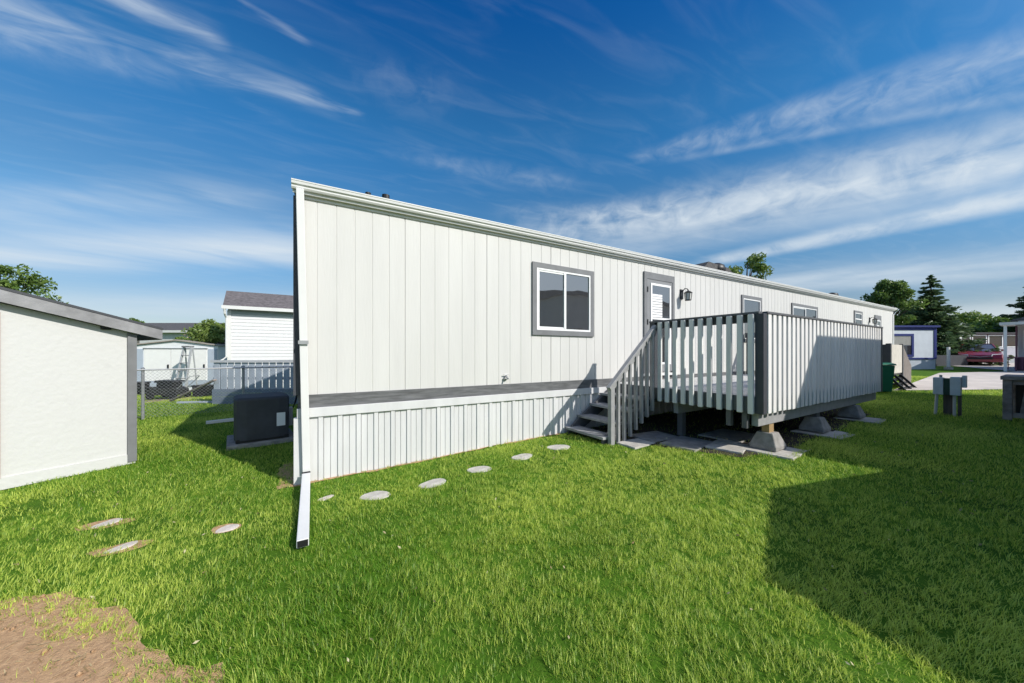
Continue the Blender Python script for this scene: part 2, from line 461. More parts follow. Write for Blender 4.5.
DIRT_WIDE = [(-2.67, -1.42), (-1.57, -1.28), (-1.19, -1.35), (-0.99, -1.58), (-0.81, -1.74), (-0.65, -2.06), (-0.49, -2.32), (-0.29, -2.52), (-0.09, -3.02), (-0.07, -3.92), (-1.27, -4.62), (-3.47, -3.62)]
sheet('dirt_patch', DIRT_WIDE, SOIL, 0.006, 0.06, jitter=0.05)
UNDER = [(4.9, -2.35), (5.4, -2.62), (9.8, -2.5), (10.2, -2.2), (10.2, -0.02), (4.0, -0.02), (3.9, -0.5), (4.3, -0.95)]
sheet('bare_soil_under_deck', UNDER, mat('soil darkened for deck shade', (0.06, 0.047, 0.034), 0.95, 0.3, 6, 0.8, 30), 0.006, 0.1, jitter=0.05)  # soil colour darkened to deepen the shade under the deck
sheet('bare_soil_by_wall', [(-0.25, 0.05), (-0.22, -0.10), (0.2, -0.10), (0.9, -0.07), (3.8, -0.06), (3.8, -0.01), (0.0, -0.01), (0.0, 0.9), (-0.2, 0.9)], SOIL, 0.006, 0.05, jitter=0.03)

# ------------------------------------------------------------------ the mobile home
L_H, D_H = 24.6, 4.3
home = thing('mobile_home', 'long cream white mobile home with grey window trim and white skirting beside the deck', 'mobile home')
def eave(x): return 3.335 + 0.0095 * x
prof = []
x = 0.0; first = 0.18
edges = [first + 0.2032 * k for k in range(int((L_H - first) / 0.2032) + 1)]
prof.append((0.0, 0.0))
for n_, e in enumerate(edges):
    if e > L_H - 0.05: break
    if n_ % 6 == 5: prof += [(e - 0.007, -0.001), (e - 0.0045, 0.010), (e + 0.0045, 0.010), (e + 0.006, 0.0)]
    else: prof += [(e - 0.006, 0.0), (e - 0.003, 0.005), (e + 0.003, 0.005), (e + 0.006, 0.0)]
prof.append((L_H, 0.0))
m = MB(); m.strip(prof, 0.84, lambda x: eave(x))
m.strip([(L_H, 0), (L_H, D_H)], 0.84, eave); m.strip([(L_H, D_H), (0, D_H)], 0.84, eave); m.strip([(0, D_H), (0, 0)], 0.84, eave)
rid = 0.42
for xx in (0, L_H): m.add([(xx, 0, eave(xx)), (xx, D_H, eave(xx)), (xx, D_H / 2, eave(xx) + rid)], [(0, 1, 2)])
m.build('siding', W_SIDING, home)
MB().box(-0.012, L_H + 0.012, -0.016, -0.001, 0.862, 1.012).build('belt_trim', mat('weathered grey belt board', (0.175, 0.178, 0.185), 0.75, 0.25, 7, 0.4, 40, stretch=(0.5, 1, 4)), home)
MB().box(-0.02, L_H + 0.02, -0.045, -0.001, 0.752, 0.860).build('skirt_trim', W_SKIRT, home, bevel=0.004)
# ribbed skirting
prof = [(0.0, -0.012)]
k = 0
while True:
    x0 = 0.19 + 0.2045 * k
    if x0 > L_H - 0.1: break
    prof += [(x0, -0.012), (x0 + 0.004, -0.030), (x0 + 0.052, -0.030), (x0 + 0.056, -0.012), (x0 + 0.057, 0.0), (x0 + 0.062, 0.0), (x0 + 0.063, -0.012)]
    prof += [(x0 + 0.126, -0.012), (x0 + 0.127, -0.001), (x0 + 0.132, -0.001), (x0 + 0.133, -0.012)]
    k += 1
prof.append((L_H, -0.012))
m = MB(); m.strip(prof, lambda x: float(gz(x)) - 0.05, 0.752)
m.strip([(0.0, -0.012), (0.0, D_H)], -0.05, 0.84); m.strip([(L_H, -0.012), (L_H, D_H)], 0, 0.84); m.strip([(0, D_H), (L_H, D_H)], -0.05, 0.84)
m.build('skirting', W_SKIRT, home)
MB().box(-0.055, 0.03, -0.022, 0.05, 1.014, 3.30).build('corner_trim', G_DARK, home, label='corner board coloured dark as the shadow of the downspout')  # board made dark to stand in for the downspout's shadow
MB().box(-0.05, 0.045, -0.048, 0.05, -0.03, 0.75).build('corner_trim', W_SKIRT, home, label='white corner post of the skirting')
MB().box(L_H - 0.1, L_H + 0.02, -0.03, 0.05, 1.014, 3.40).build('corner_trim', W_METAL, home)
# roof
m = MB()
for sy, y0, y1 in ((1, -0.045, D_H / 2), (-1, D_H + 0.045, D_H / 2)):
    vs = [(-0.06, y0, eave(0) + 0.11), (L_H + 0.1, y0, eave(L_H) + 0.11), (L_H + 0.1, y1, eave(L_H) + rid + 0.13), (-0.06, y1, eave(0) + rid + 0.13)]
    vs += [(a, b, c - 0.05) for a, b, c in vs]
    m.add(vs, [(0, 1, 2, 3), (7, 6, 5, 4), (0, 4, 5, 1), (1, 5, 6, 2), (2, 6, 7, 3), (3, 7, 4, 0)])
roof = m.build('roof', SHINGLE, home)
def along(poly, x0, x1):                       # y,z profile carried along the eave
    b = MB(); n = len(poly)
    vs = [(xx, y, z + eave(xx)) for xx in (x0, x1) for y, z in poly]
    fs = [tuple(range(n - 1, -1, -1)), tuple(range(n, 2 * n))] + [(i, (i + 1) % n, n + (i + 1) % n, n + i) for i in range(n)]
    return b.add(vs, fs)
along([(-0.002, -0.012), (-0.002, 0.0), (-0.045, 0.0), (-0.045, -0.012)], 0, L_H + 0.05).build('soffit', mat('beige soffit', (0.62, 0.60, 0.53), 0.6, 0.05, 4), home)
along([(-0.046, -0.012), (-0.046, 0.10), (-0.060, 0.10), (-0.060, -0.012)], -0.06, L_H + 0.08).build('fascia', W_METAL, home)
along([(-0.062, 0.018), (-0.092, 0.018), (-0.104, 0.036), (-0.104, 0.052), (-0.122, 0.066), (-0.126, 0.092), (-0.131, 0.098), (-0.131, 0.110), (-0.118, 0.110), (-0.118, 0.100), (-0.062, 0.100)], -0.07, L_H + 0.09).build('gutter', W_METAL, home)
along([(-0.0015, -0.045), (-0.0015, -0.013), (-0.018, -0.013), (-0.018, -0.045)], 0.05, L_H - 0.1).build('frieze_trim', W_METAL, home)
# downspout
ds = MB().bar((0.012, -0.100, 3.355), (0.075, -0.085, 0.14), 0.078, 0.058, up=(0, -1, 0)).build('downspout', W_METAL, home, bevel=0.006)
MB().box(-0.005, 0.095, -0.148, -0.138, 1.60, 1.64).build('strap', STEEL, ds)
ex = MB().bar((0.072, -0.14, 0.115), (0.068, -1.60, 0.062), 0.082, 0.062).build('downspout_extension', W_METAL, home, bevel=0.006)
MB().bar((0.068, -1.603, 0.0618), (0.068, -1.601, 0.0619), 0.070, 0.050).build('dark_end_plate', BLACK, ex)  # black plate on a solid bar, painted as the pipe's dark inside
MB().bar((0.072, -0.137, 0.1152), (0.0721, -0.139, 0.1151), 0.082, 0.09).build('dark_end_plate', BLACK, ex)  # black plate painted as the dark gap below the downspout

def window(x0, x1, z0, z1, style, tw=0.085):
    f = MB().frame(x0, x1, z0, z1, tw, -0.030, 0.004).build('window', G_TRIM, home)
    a, b, c, d = x0 + tw, x1 - tw, z0 + tw, z1 - tw
    vw = 0.030
    m = MB(); m.frame(a + 0.001, b - 0.001, c + 0.001, d - 0.001, vw, -0.026, 0.003)
    a2, b2, c2, d2 = a + vw, b - vw, c + vw, d - vw
    if style == 'slider':
        mid = (a2 + b2) / 2
        m.box(mid - 0.022, mid + 0.022, -0.030, 0.002, c2, d2)
        m.box(a2, mid - 0.022, -0.018, 0.0015, c2, c2 + 0.03); m.box(a2, mid - 0.022, -0.018, 0.0015, d2 - 0.03, d2)
        m.box(a2, a2 + 0.028, -0.018, 0.0015, c2 + 0.03, d2 - 0.03)
        m.build('sash_frame', VINYL, f)
        MB().box(a2 + 0.028, mid - 0.022, -0.010, -0.006, c2 + 0.03, d2 - 0.03).build('pane', GLASS, f)
        MB().box(mid + 0.022, b2, -0.008, -0.004, c2, d2).build('pane', GLASS, f)
    else:
        mid = (c2 + d2) / 2
        m.box(a2, b2, -0.030, 0.002, mid - 0.022, mid + 0.022)
        m.build('sash_frame', VINYL, f)
        MB().box(a2, b2, -0.008, -0.004, mid + 0.022, d2).build('pane', GLASS, f)
        MB().box(a2, b2, -0.010, -0.006, c2, mid - 0.022).build('pane', GLASS, f)
    return f
window(3.24, 4.61, 1.80, 3.005, 'slider')
window(9.99, 11.11, 1.80, 3.06, 'hung')
window(13.08, 15.15, 2.20, 3.08, 'slider')
window(18.9, 19.9, 2.55, 3.22, 'hung')

def door(x0, x1, z0, z1):
    d = MB().box(x0 + 0.092, x1 - 0.072, -0.026, -0.001, z0 + 0.03, z1 - 0.142).build('door', mat('grey door paint', (0.25, 0.255, 0.265), 0.5, 0.06, 4), home)
    m = MB(); m.box(x0, x0 + 0.09, -0.036, -0.001, z0, z1); m.box(x1 - 0.07, x1, -0.036, -0.001, z0, z1); m.box(x0 + 0.09, x1 - 0.07, -0.036, -0.001, z1 - 0.14, z1)
    m.build('door_frame', G_TRIM, d)
    a, b = x0 + 0.20, x1 - 0.13
    m = MB(); m.frame(a, b, z0 + 0.18, z1 - 0.22, 0.045, -0.040, -0.027); m.box(a + 0.045, b - 0.045, -0.040, -0.027, z1 - 0.98, z1 - 0.94)
    m.build('glass_frame', VINYL, d)
    MB().box(a + 0.045, b - 0.045, -0.034, -0.030, z0 + 0.225, z1 - 0.98).build('pane', GLASS, d)
    MB().box(a + 0.045, b - 0.045, -0.034, -0.030, z1 - 0.94, z1 - 0.265).build('pane', GLASS, d)
    # half-drawn blind seen behind the upper glass
    m = MB()
    for k in range(9): m.box(a + 0.05, a + 0.38, -0.0375, -0.0345, z1 - 0.93 + k * 0.055, z1 - 0.93 + k * 0.055 + 0.045)
    m.build('blind', VINYL, d)
    for zz in (z1 - 0.42, z1 - 1.1, z0 + 0.25): MB().box(x0 + 0.078, x0 + 0.112, -0.044, -0.0365, zz, zz + 0.11).build('hinge', BLACK, d)
    MB().box(b + 0.02, b + 0.05, -0.075, -0.042, z0 + 0.95, z0 + 1.1).build('handle', BLACK, d, bevel=0.005)
    MB().box(x0 - 0.03, x1 + 0.03, -0.09, -0.037, z0 - 0.05, z0 - 0.003).build('threshold', W_METAL, d)
door(6.02, 7.03, 1.075, 3.19)
door(21.6, 22.5, 1.075, 3.19)

def wall_lamp(x, z):
    l = MB().box(x - 0.055, x + 0.055, -0.024, -0.001, z + 0.04, z + 0.26).build('wall_lamp', BLACK, home, bevel=0.006)
    m = MB(); m.tube([(x, -0.022, z + 0.2), (x, -0.09, z + 0.27), (x + 0.0, -0.15, z + 0.25), (x, -0.165, z + 0.2)], 0.011, 8); m.build('arm', BLACK, l, smooth=True)
    c = (x, -0.165, z)
    m = MB(); m.lathe([(0.085, 0.155), (0.088, 0.165), (0.03, 0.205), (0.014, 0.21), (0.012, 0.235)], c, 6); m.lathe([(0.062, -0.012), (0.066, 0.0), (0.066, 0.006)], c, 6)
    for k in range(6):
        t = math.pi / 3 * k; m.tube([(c[0] + 0.06 * math.cos(t), c[1] + 0.06 * math.sin(t), z), (c[0] + 0.078 * math.cos(t), c[1] + 0.078 * math.sin(t), z + 0.16)], 0.006, 6)
    m.build('lantern_cage', BLACK, l)
    MB().lathe([(0.054, 0.006), (0.070, 0.154)], c, 6).build('lantern_glass', mat('frosted lamp glass', (0.55, 0.55, 0.52), 0.3, 0.0), l)
wall_lamp(7.33, 2.68)
wall_lamp(20.9, 2.78)
m = MB(); m.tube([(2.73, 0.0, 1.13), (2.73, -0.06, 1.13), (2.73, -0.10, 1.10)], 0.014, 8); m.tube([(2.69, -0.04, 1.165), (2.77, -0.04, 1.165)], 0.008, 6); m.tube([(2.73, -0.04, 1.13), (2.73, -0.04, 1.165)], 0.008, 6)
m.lathe([(0.045, 0), (0.045, 0.01)], (2.73, -0.01, 1.09), 10)
m.build('hose_tap', STEEL, home)
# things on the roof
m = MB(); m.lathe([(0.045, -0.1), (0.045, 0.50)], (1.33, 2.1, 3.90), 12); m.lathe([(0.07, 0.50), (0.07, 0.585), (0.03, 0.60)], (1.33, 2.1, 3.90), 12); m.build('roof_vent', BLACK, home)
m = MB(); m.lathe([(0.03, 0), (0.03, 0.50), (0.05, 0.50), (0.05, 0.535)], (1.02, 2.1, 3.92), 10); m.build('roof_vent', BLACK, home)
m = MB(); m.lathe([(0.20, -0.1), (0.20, 0.42), (0.30, 0.46), (0.33, 0.58), (0.28, 0.72), (0.15, 0.80), (0.02, 0.83)], (12.7, 2.1, 3.93), 14); m.build('turbine_vent', BLACK, home, smooth=True)
m = MB(); m.prism([(11.0, 3.9), (14.6, 3.9), (13.2, 4.60), (11.9, 4.66)], 1, 1.9, 3.2); m.build('roof_cooler_housing', SHINGLE, home)
m = MB(); m.lathe([(0.2, -0.1), (0.2, 0.5), (0.30, 0.56), (0.25, 0.72), (0.03, 0.78)], (25.2 - 1.2, 2.1, 3.95), 12); m.build('turbine_vent', BLACK, home, smooth=True)

# ------------------------------------------------------------------ deck and stair
X0, X1, Y0, Y1 = 5.05, 10.15, -2.56, -0.05
FZ, RZ = 0.93, 2.035
deck = thing('deck', 'raised wooden deck with pale balusters and dark grey posts along the cream mobile home', 'deck', (5.05, -1.3, 0.15))
DL = Vector((-5.05, 1.3, -0.15))
class DM(MB):                                  # deck parts are written in site coordinates
    def build(s, *a, **k):
        s.v = [tuple(Vector(p) + DL) for p in s.v]; return MB.build(s, *a, **k)
m = DM()
yy = Y0 + 0.05
while yy < Y1 - 0.05:
    m.box(X0 + 0.045, X1, yy, yy + 0.133, FZ - 0.035, FZ); yy += 0.1395
m.build('floor_boards', FLOORB, deck, bevel=0.004)
m = DM()
m.box(X0 + 0.002, X0 + 0.042, Y0 + 0.045, Y1, 0.73, FZ - 0.003)
m.box(X0 + 0.044, X1, Y0 + 0.045, Y0 + 0.085, 0.73, FZ - 0.037)
m.box(X0 + 0.044, X1, Y1 - 0.04, Y1, 0.73, FZ - 0.037)
m.box(X1 + 0.002, X1 + 0.042, Y0 + 0.045, Y1, 0.73, FZ - 0.003)
for k in range(1, 13): m.box(X0 + 0.39 * k, X0 + 0.39 * k + 0.038, Y0 + 0.087, Y1 - 0.042, 0.735, FZ - 0.04)
m.build('rim_joist', G_DECK, deck)
for yb in (-2.42, -1.3, -0.3):
    m = DM(); m.box(X0 + 0.10, X1 + 0.05, yb - 0.04, yb + 0.04, 0.535, 0.728); m.build('beam', G_RAIL, deck, bevel=0.004)
for q in (-2.36, -2.16): DM().box(X0 + 0.02, X0 + 0.09, q, q + 0.06, 0.50, 0.728).build('beam_end', G_DECK, deck)
PIERS = [(5.56, -2.40), (7.2, -2.40), (8.95, -2.40)]
for x, y in ((5.3, -1.3), (7.6, -1.3), (9.9, -1.3)): DM().box(x - 0.045, x + 0.045, y - 0.045, y + 0.045, 0.1, 0.533).build('support_post', G_DECK, deck)
for i, (x, y) in enumerate(PIERS):
    zb = float(gz(x)) + 0.02
    m = DM(); m.box(x - 0.065, x + 0.065, y - 0.045, y + 0.045, zb + 0.225, 0.533); m.build('support_post', LUMBER if i == 0 else G_DECK, deck)
for x, y in ((X0 - 0.002, Y0 - 0.002), (X0 - 0.002, -0.985), (X1 - 0.06, Y0 + 0.0), (X1 - 0.06, -0.18)):
    DM().box(x, x + 0.098, y, y + 0.098, 0.715, RZ - 0.03).build('post', G_DARK, deck, bevel=0.004)
# rails: flat cap and an edge board behind the balusters
def rail_run(a, b, n_out):
    a = Vector(a); b = Vector(b); o = Vector(n_out)
    DM().bar(a + Vector((0, 0, RZ - 0.014)) + o * 0.0, b + Vector((0, 0, RZ - 0.014)), 0.105, 0.03).build('top_rail', G_DECK, deck, bevel=0.003)
    DM().bar(a + Vector((0, 0, RZ - 0.082)) - o * 0.02, b + Vector((0, 0, RZ - 0.082)) - o * 0.02, 0.036, 0.10).build('rail_board', G_DECK, deck)
rail_run((X0 + 0.047, -0.88, 0), (X0 + 0.047, Y0 + 0.05, 0), (-1, 0, 0))
rail_run((X0 + 0.1, Y0 + 0.047, 0), (X1 + 0.05, Y0 + 0.047, 0), (0, -1, 0))
rail_run((X1 - 0.01, Y0 + 0.1, 0), (X1 - 0.01, Y1, 0), (1, 0, 0))
for k in range(11):
    y = -0.985 - 0.11 - k * 0.1335
    j = random.uniform(-0.004, 0.004)
    DM().box(X0 - 0.040, X0 - 0.001, y - 0.033 + j, y + 0.033 + j, 0.715 + random.uniform(-0.008, 0.008), RZ - 0.032).build('baluster', BALUST, deck, bevel=0.006)
for k in range(34):
    x = X0 + 0.19 + k * 0.1455
    j = random.uniform(-0.004, 0.004)
    DM().box(x - 0.046 + j, x + 0.046 + j, Y0 + 0.004, Y0 + 0.043, 0.715 + random.uniform(-0.008, 0.008), RZ - 0.032).build('baluster', BALUST, deck, bevel=0.006)
for k in range(16):
    y = Y0 + 0.2 + k * 0.145
    DM().box(X1 + 0.044, X1 + 0.080, y - 0.03, y + 0.03, 0.715, RZ - 0.032).build('baluster', BALUST, deck, bevel=0.006)
# stair, running down along the wall
treads = [(3.89, 0.225), (4.17, 0.41), (4.45, 0.59), (4.73, 0.76)]
SYN, SYF = -0.93, -0.06
for y in (SYN + 0.02, SYF - 0.06):
    stair = DM().prism([(3.93, 0.08), (4.1, 0.08), (5.04, 0.62), (5.04, 0.90), (4.75, 0.72), (4.46, 0.545), (4.18, 0.365), (3.93, 0.18)], 1, y, y + 0.04).build('stringer', G_DECK, deck)
for x, z in treads:
    m = DM()
    m.box(x, x + 0.14, SYN - 0.015, SYF, z - 0.04, z); m.box(x + 0.146, x + 0.286, SYN - 0.015, SYF, z - 0.04, z)
    m.build('tread', TREAD, deck, bevel=0.004)
def rz_at(x): return 1.0 + (x - 4.0) * 0.905
DM().bar((3.96, -0.99, rz_at(3.96)), (5.05, -0.99, rz_at(5.05)), 0.075, 0.045).build('handrail', G_RAIL, deck, bevel=0.004)
DM().bar((4.0, -0.985, rz_at(4.0) - 0.065), (5.05, -0.985, rz_at(5.05) - 0.065), 0.034, 0.075).build('handrail_board', G_RAIL, deck)
DM().box(3.985, 4.065, -1.02, -0.95, 0.09, rz_at(4.0) - 0.02).build('stair_post', G_RAIL, deck, bevel=0.004)
for k in range(7):
    x = 4.155 + k * 0.135
    zb = 0.11 if k < 2 else 0.10 + (x - 4.29) * 0.66
    DM().box(x - 0.022, x + 0.022, -1.025, -0.985 + 0.01, zb, rz_at(x) - 0.03).build('stair_baluster', G_RAIL, deck, bevel=0.003)

# concrete pier blocks and the slabs under them
first = None
names = ['pale pyramid concrete pier block holding the raw lumber post under the deck corner', 'grey concrete pier block under the middle of the deck front edge', 'grey concrete pier block under the far right end of the deck']
for i, (x, y) in enumerate(PIERS):
    zb = float(gz(x)) + 0.02
    if first is None:
        m = MB()
        b, t, h = 0.16, 0.095, 0.225
        m.add([(-b, -b, 0), (b, -b, 0), (b, b, 0), (-b, b, 0), (-b, -b, 0.05), (b, -b, 0.05), (b, b, 0.05), (-b, b, 0.05), (-t, -t, h), (t, -t, h), (t, t, h), (-t, t, h)],
              [(3, 2, 1, 0), (0, 1, 5, 4), (1, 2, 6, 5), (2, 3, 7, 6), (3, 0, 4, 7), (4, 5, 9, 8), (5, 6, 10, 9), (6, 7, 11, 10), (7, 4, 8, 11), (8, 9, 10, 11)])
        o = first = m.build('concrete_pier', CONC_D, bevel=0.012)
    else:
        o = first.copy(); C.objects.link(o)
    o.location = (x, y, zb); tag(o, names[i], 'pier block', 'pier blocks under the deck')
def slab(name, x, y, w, d, rot, label, group, h=0.05, m_=CONC, round_=False, lift=0.016):
    b = MB()
    n = 14 if round_ else 16
    ring = []
    for k in range(n):
        t = 2 * math.pi * k / n
        if round_: r = 1 + 0.10 * math.sin(2 * t + x * 5) + 0.07 * math.sin(3 * t + y * 9) + random.uniform(-0.05, 0.05); px, py = w / 2 * r * math.cos(t), d / 2 * r * math.sin(t)
        else:
            c, s = math.cos(t), math.sin(t); q = 1 / max(abs(c), abs(s)); px, py = w / 2 * q * c, d / 2 * q * s
            px += random.uniform(-0.008, 0.008); py += random.uniform(-0.008, 0.008)
        ring.append((px, py))
    b.prism(ring, 2, -h + lift, lift)
    o = b.build(name, m_, bevel=0.008, loc=(x, y, float(ground_z(x, y))), rotz=rot)
    return tag(o, label, 'slab' if not round_ else 'stepping stone', group)
G = 'paving slabs under and before the deck'
slab('paving_slab', 5.56, -2.45, 0.62, 0.62, 0.1, 'pale slab under the lumber post pier at the deck corner', G, lift=0.012)
slab('paving_slab', 7.25, -2.5, 0.66, 0.62, -0.05, 'pale slab under the middle pier block of the deck front', G, lift=0.012)
slab('paving_slab', 9.0, -2.5, 0.62, 0.62, 0.08, 'pale slab under the far pier block of the deck front', G, lift=0.012)
slab('paving_slab', 4.38, -1.17, 0.52, 0.36, 0.0, 'pale slab on the grass at the foot of the stair post', G)
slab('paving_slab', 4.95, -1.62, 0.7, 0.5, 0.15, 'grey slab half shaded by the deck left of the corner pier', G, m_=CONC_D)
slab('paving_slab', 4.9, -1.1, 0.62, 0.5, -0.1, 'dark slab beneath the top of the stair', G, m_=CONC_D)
slab('paving_slab', 5.25, -2.05, 0.55, 0.45, 0.2, 'pale slab between the corner pier and the stair', G)
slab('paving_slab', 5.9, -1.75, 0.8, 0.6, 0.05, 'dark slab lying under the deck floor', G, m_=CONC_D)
STONE_P = mat('pinkish stone', (0.70, 0.62, 0.56), 0.9, 0.15, 9, 0.5, 60)
G = 'stepping stones crossing the lawn'
sts = [(0.70, -0.84, .30, .22, 'oval pale stepping stone nearest the downspout along the wall'), (1.31, -0.86, .33, .23, 'oval stepping stone second from the downspout beside the skirting'), (1.93, -0.78, .32, .22, 'round stepping stone halfway along the skirting'), (2.6, -0.72, .32, .22, 'round stepping stone fourth along the skirting before the stair'), (3.28, -0.66, .38, .26, 'stepping stone at the foot of the stair'),
       (-0.49, -0.89, .17, .125, 'pale stepping stone left of the downspout extension'), (-1.13, -0.82, .18, .11, 'stepping stone with soil rim nearest the dirt patch'), (-1.43, -0.19, .20, .11, 'stepping stone nearest the white shed wall'), (0.25, -0.62, .16, .10, 'small half buried stone just right of the downspout')]
STONES = []
for i, (x, y, w, d, lb) in enumerate(sts):
    STONES.append((x, y, w, d))
    slab('stepping_stone', x, y, w, d, 0.0 if i < 5 else 0.5, lb, G, round_=True, lift=0.010, m_=CONC if i < 5 else STONE_P)
    if i >= 5 and i < 8:
        s = sheet('soil_rim', [(x + 0.12 * math.cos(t) * (1.5 if i > 5 else 0.8), y + 0.085 * math.sin(t)) for t in np.linspace(0, 2 * math.pi, 28)[:-1]], SOIL, 0.005, 0.03, jitter=0.03)

# ------------------------------------------------------------------ left: white shed
sc_ = CAM + RT * (-5.17) + FW * 4.58           # right front corner of the shed wall
sl_ = CAM + RT * (-5.61) + FW * 3.68
su = (sl_ - sc_); su[2] = 0; su /= np.hypot(su[0], su[1])      # along the wall, away from the corner
srot = math.atan2(su[1], su[0])
shed = thing('garden_shed', 'white panel garden shed with thick grey sloping fascia at the left', 'shed', (sc_[0], sc_[1], 0.0), srot)
# local x runs along the wall to the left, local y points to the camera side or behind it
away = -1.0 if (np.array([-su[1], su[0]]) @ (CAM[:2] - sc_[:2])) > 0 else 1.0
SW, SD = 2.6, 2.4
def st(x): return 1.765 + 0.285 * x if x <= SW / 2 + 0.3 else 1.765 + 0.285 * (SW + 0.6 - x)
b = MB()
pk = SW / 2 + 0.3
poly = [(0.0, 0.02), (SW, 0.02), (SW, st(SW)), (pk, st(pk)), (0.0, st(0))]
ys = sorted((0.0, away * SD))
b.prism(poly, 1, ys[0], ys[1])
b.build('wall', STUCCO, shed)
fy = -away                                     # toward the camera
def sb(x0, x1, y0, y1, z0, z1): return MB().box(x0, x1, min(y0, y1), max(y0, y1), z0, z1)
sb(-0.02, 1.2, fy * 0.001, fy * 0.02, 0.0, 0.13).build('base_board', STUCCO, shed)
sb(-0.03, 0.055, fy * 0.002, fy * 0.035, 0.03, st(0) + 0.0).build('corner_trim', G_TRIM, shed)
sb(-0.03, -0.001, fy * 0.001, -fy * 0.10, 0.03, st(0)).build('corner_trim', G_TRIM, shed)
sb(1.003, 1.06, fy * 0.003, fy * 0.03, 0.13, 1.95).build('door_trim', mat('brown door edge', (0.30, 0.16, 0.09), 0.6, 0.1), shed)
dd = sb(1.063, 1.83, fy * 0.003, fy * 0.022, 0.13, 1.93).build('door', STUCCO, shed)
sb(1.14, 1.17, fy * 0.023, fy * 0.07, 0.95, 1.08).build('handle', BLACK, dd)
# roof with deep fascia
b = MB()
x_lo, x_hi = -0.27, SW + 0.36
for (xa, xb) in ((x_lo, pk), (x_hi, pk)):
    za = st(xa) if xa < 0 else 1.765 + 0.285 * (SW + 0.6 - xa); zb = st(pk)
    y0, y1 = fy * 0.115, -fy * (SD + 0.2)
    vs = []
    for y in (y0, y1): vs += [(xa, y, za + 0.135), (xb, y, zb + 0.135), (xb, y, zb + 0.165), (xa, y, za + 0.165)]
    b.add(vs, [(0, 1, 2, 3), (7, 6, 5, 4), (0, 4, 5, 1), (1, 5, 6, 2), (2, 6, 7, 3), (3, 7, 4, 0)])
b.build('roof', G_DARK, shed)
FASC = mat('weathered grey fascia board', (0.33, 0.33, 0.345), 0.7, 0.18, 5, 0.2, 40)
b = MB()
for y in (fy * 0.11,):
    for (xa, xb) in ((x_lo + 0.01, pk), (x_hi - 0.01, pk)):
        za = st(xa) if xa < 0 else 1.765 + 0.285 * (SW + 0.6 - xa); zb = st(pk)
        vs = []
        for yq in (y, y - fy * 0.03): vs += [(xa, yq, za - 0.0), (xb, yq, zb), (xb, yq, zb + 0.133), (xa, yq, za + 0.133)]
        b.add(vs, [(0, 1, 2, 3), (7, 6, 5, 4), (0, 4, 5, 1), (1, 5, 6, 2), (2, 6, 7, 3), (3, 7, 4, 0)])
b.build('fascia', FASC, shed)
b = MB(); za = st(x_lo)
b.box(x_lo + 0.0, x_lo + 0.03, min(fy * 0.078, -fy * (SD + 0.13)), max(fy * 0.078, -fy * (SD + 0.13)), za + 0.0, za + 0.133)
b.build('eave_board', FASC, shed)
b = MB(); y0, y1 = fy * 0.078, -fy * (SD + 0.13)
vs = []
for y in (y0, y1): vs += [(x_lo + 0.032, y, st(x_lo) + 0.10), (0.0, y, st(0) + 0.10), (0.0, y, st(0) + 0.112), (x_lo + 0.032, y, st(x_lo) + 0.112)]
b.add(vs, [(0, 1, 2, 3), (7, 6, 5, 4), (0, 4, 5, 1), (1, 5, 6, 2), (2, 6, 7, 3), (3, 7, 4, 0)])
b.build('soffit', mat('pale shed soffit', (0.55, 0.55, 0.50), 0.7, 0.1), shed)
sb(0.20, 0.29, fy * 0.003, fy * 0.05, st(0.2) - 0.02, st(0.2) + 0.035).build('vent', BLACK, shed, bevel=0.012)

# ------------------------------------------------------------------ left background
def view_thing(name, label, cat, px, D, group=None, z=None, turn=0.0):
    return thing(name, label, cat, tuple(at(px, D, z)), VIEW + turn, group)

# chain link fence: local x along the fence
pa = at(96, 7.15); pb = at(300, 9.45)
fd = pb - pa; flen = float(np.hypot(fd[0], fd[1]))
fence = thing('chain_link_fence', 'grey chain link fence in front of the white metal shed', 'fence', (pa[0], pa[1], 0), math.atan2(fd[1], fd[0]))
tpost = 0.0
for t in (0.68, 2.45, flen):
    MB().lathe([(0.028, 0), (0.028, 1.13), (0.034, 1.13), (0.034, 1.16), (0.01, 1.18)], (t, 0, 0), 10).build('post', STEEL, fence, smooth=False)
MB().tube([(0, -0.03, 1.12), (flen, -0.03, 1.12)], 0.017, 8).build('top_rail', STEEL, fence)
b = MB()
step = 0.072; hgt = 1.06
kx = -hgt
while kx < flen:
    for sgn in (1, -1):
        a0 = (kx, 0.04) if sgn == 1 else (kx, hgt + 0.04)
        x0_, z0_ = a0; x1_, z1_ = kx + hgt, (hgt + 0.04 if sgn == 1 else 0.04)
        if x0_ < 0: f_ = -x0_ / hgt; x0_ = 0; z0_ = z0_ + (z1_ - z0_) * f_
        if x1_ > flen: f_ = (flen - x0_) / (x1_ - x0_); z1_ = z0_ + (z1_ - z0_) * f_; x1_ = flen
        if x1_ - x0_ > 0.01: b.tube([(x0_, -0.032 + 0.002 * sgn, z0_), (x1_, -0.032 + 0.002 * sgn, z1_)], 0.0019, 4, cap=False)
    kx += step
b.build('wire_mesh', STEEL, fence)

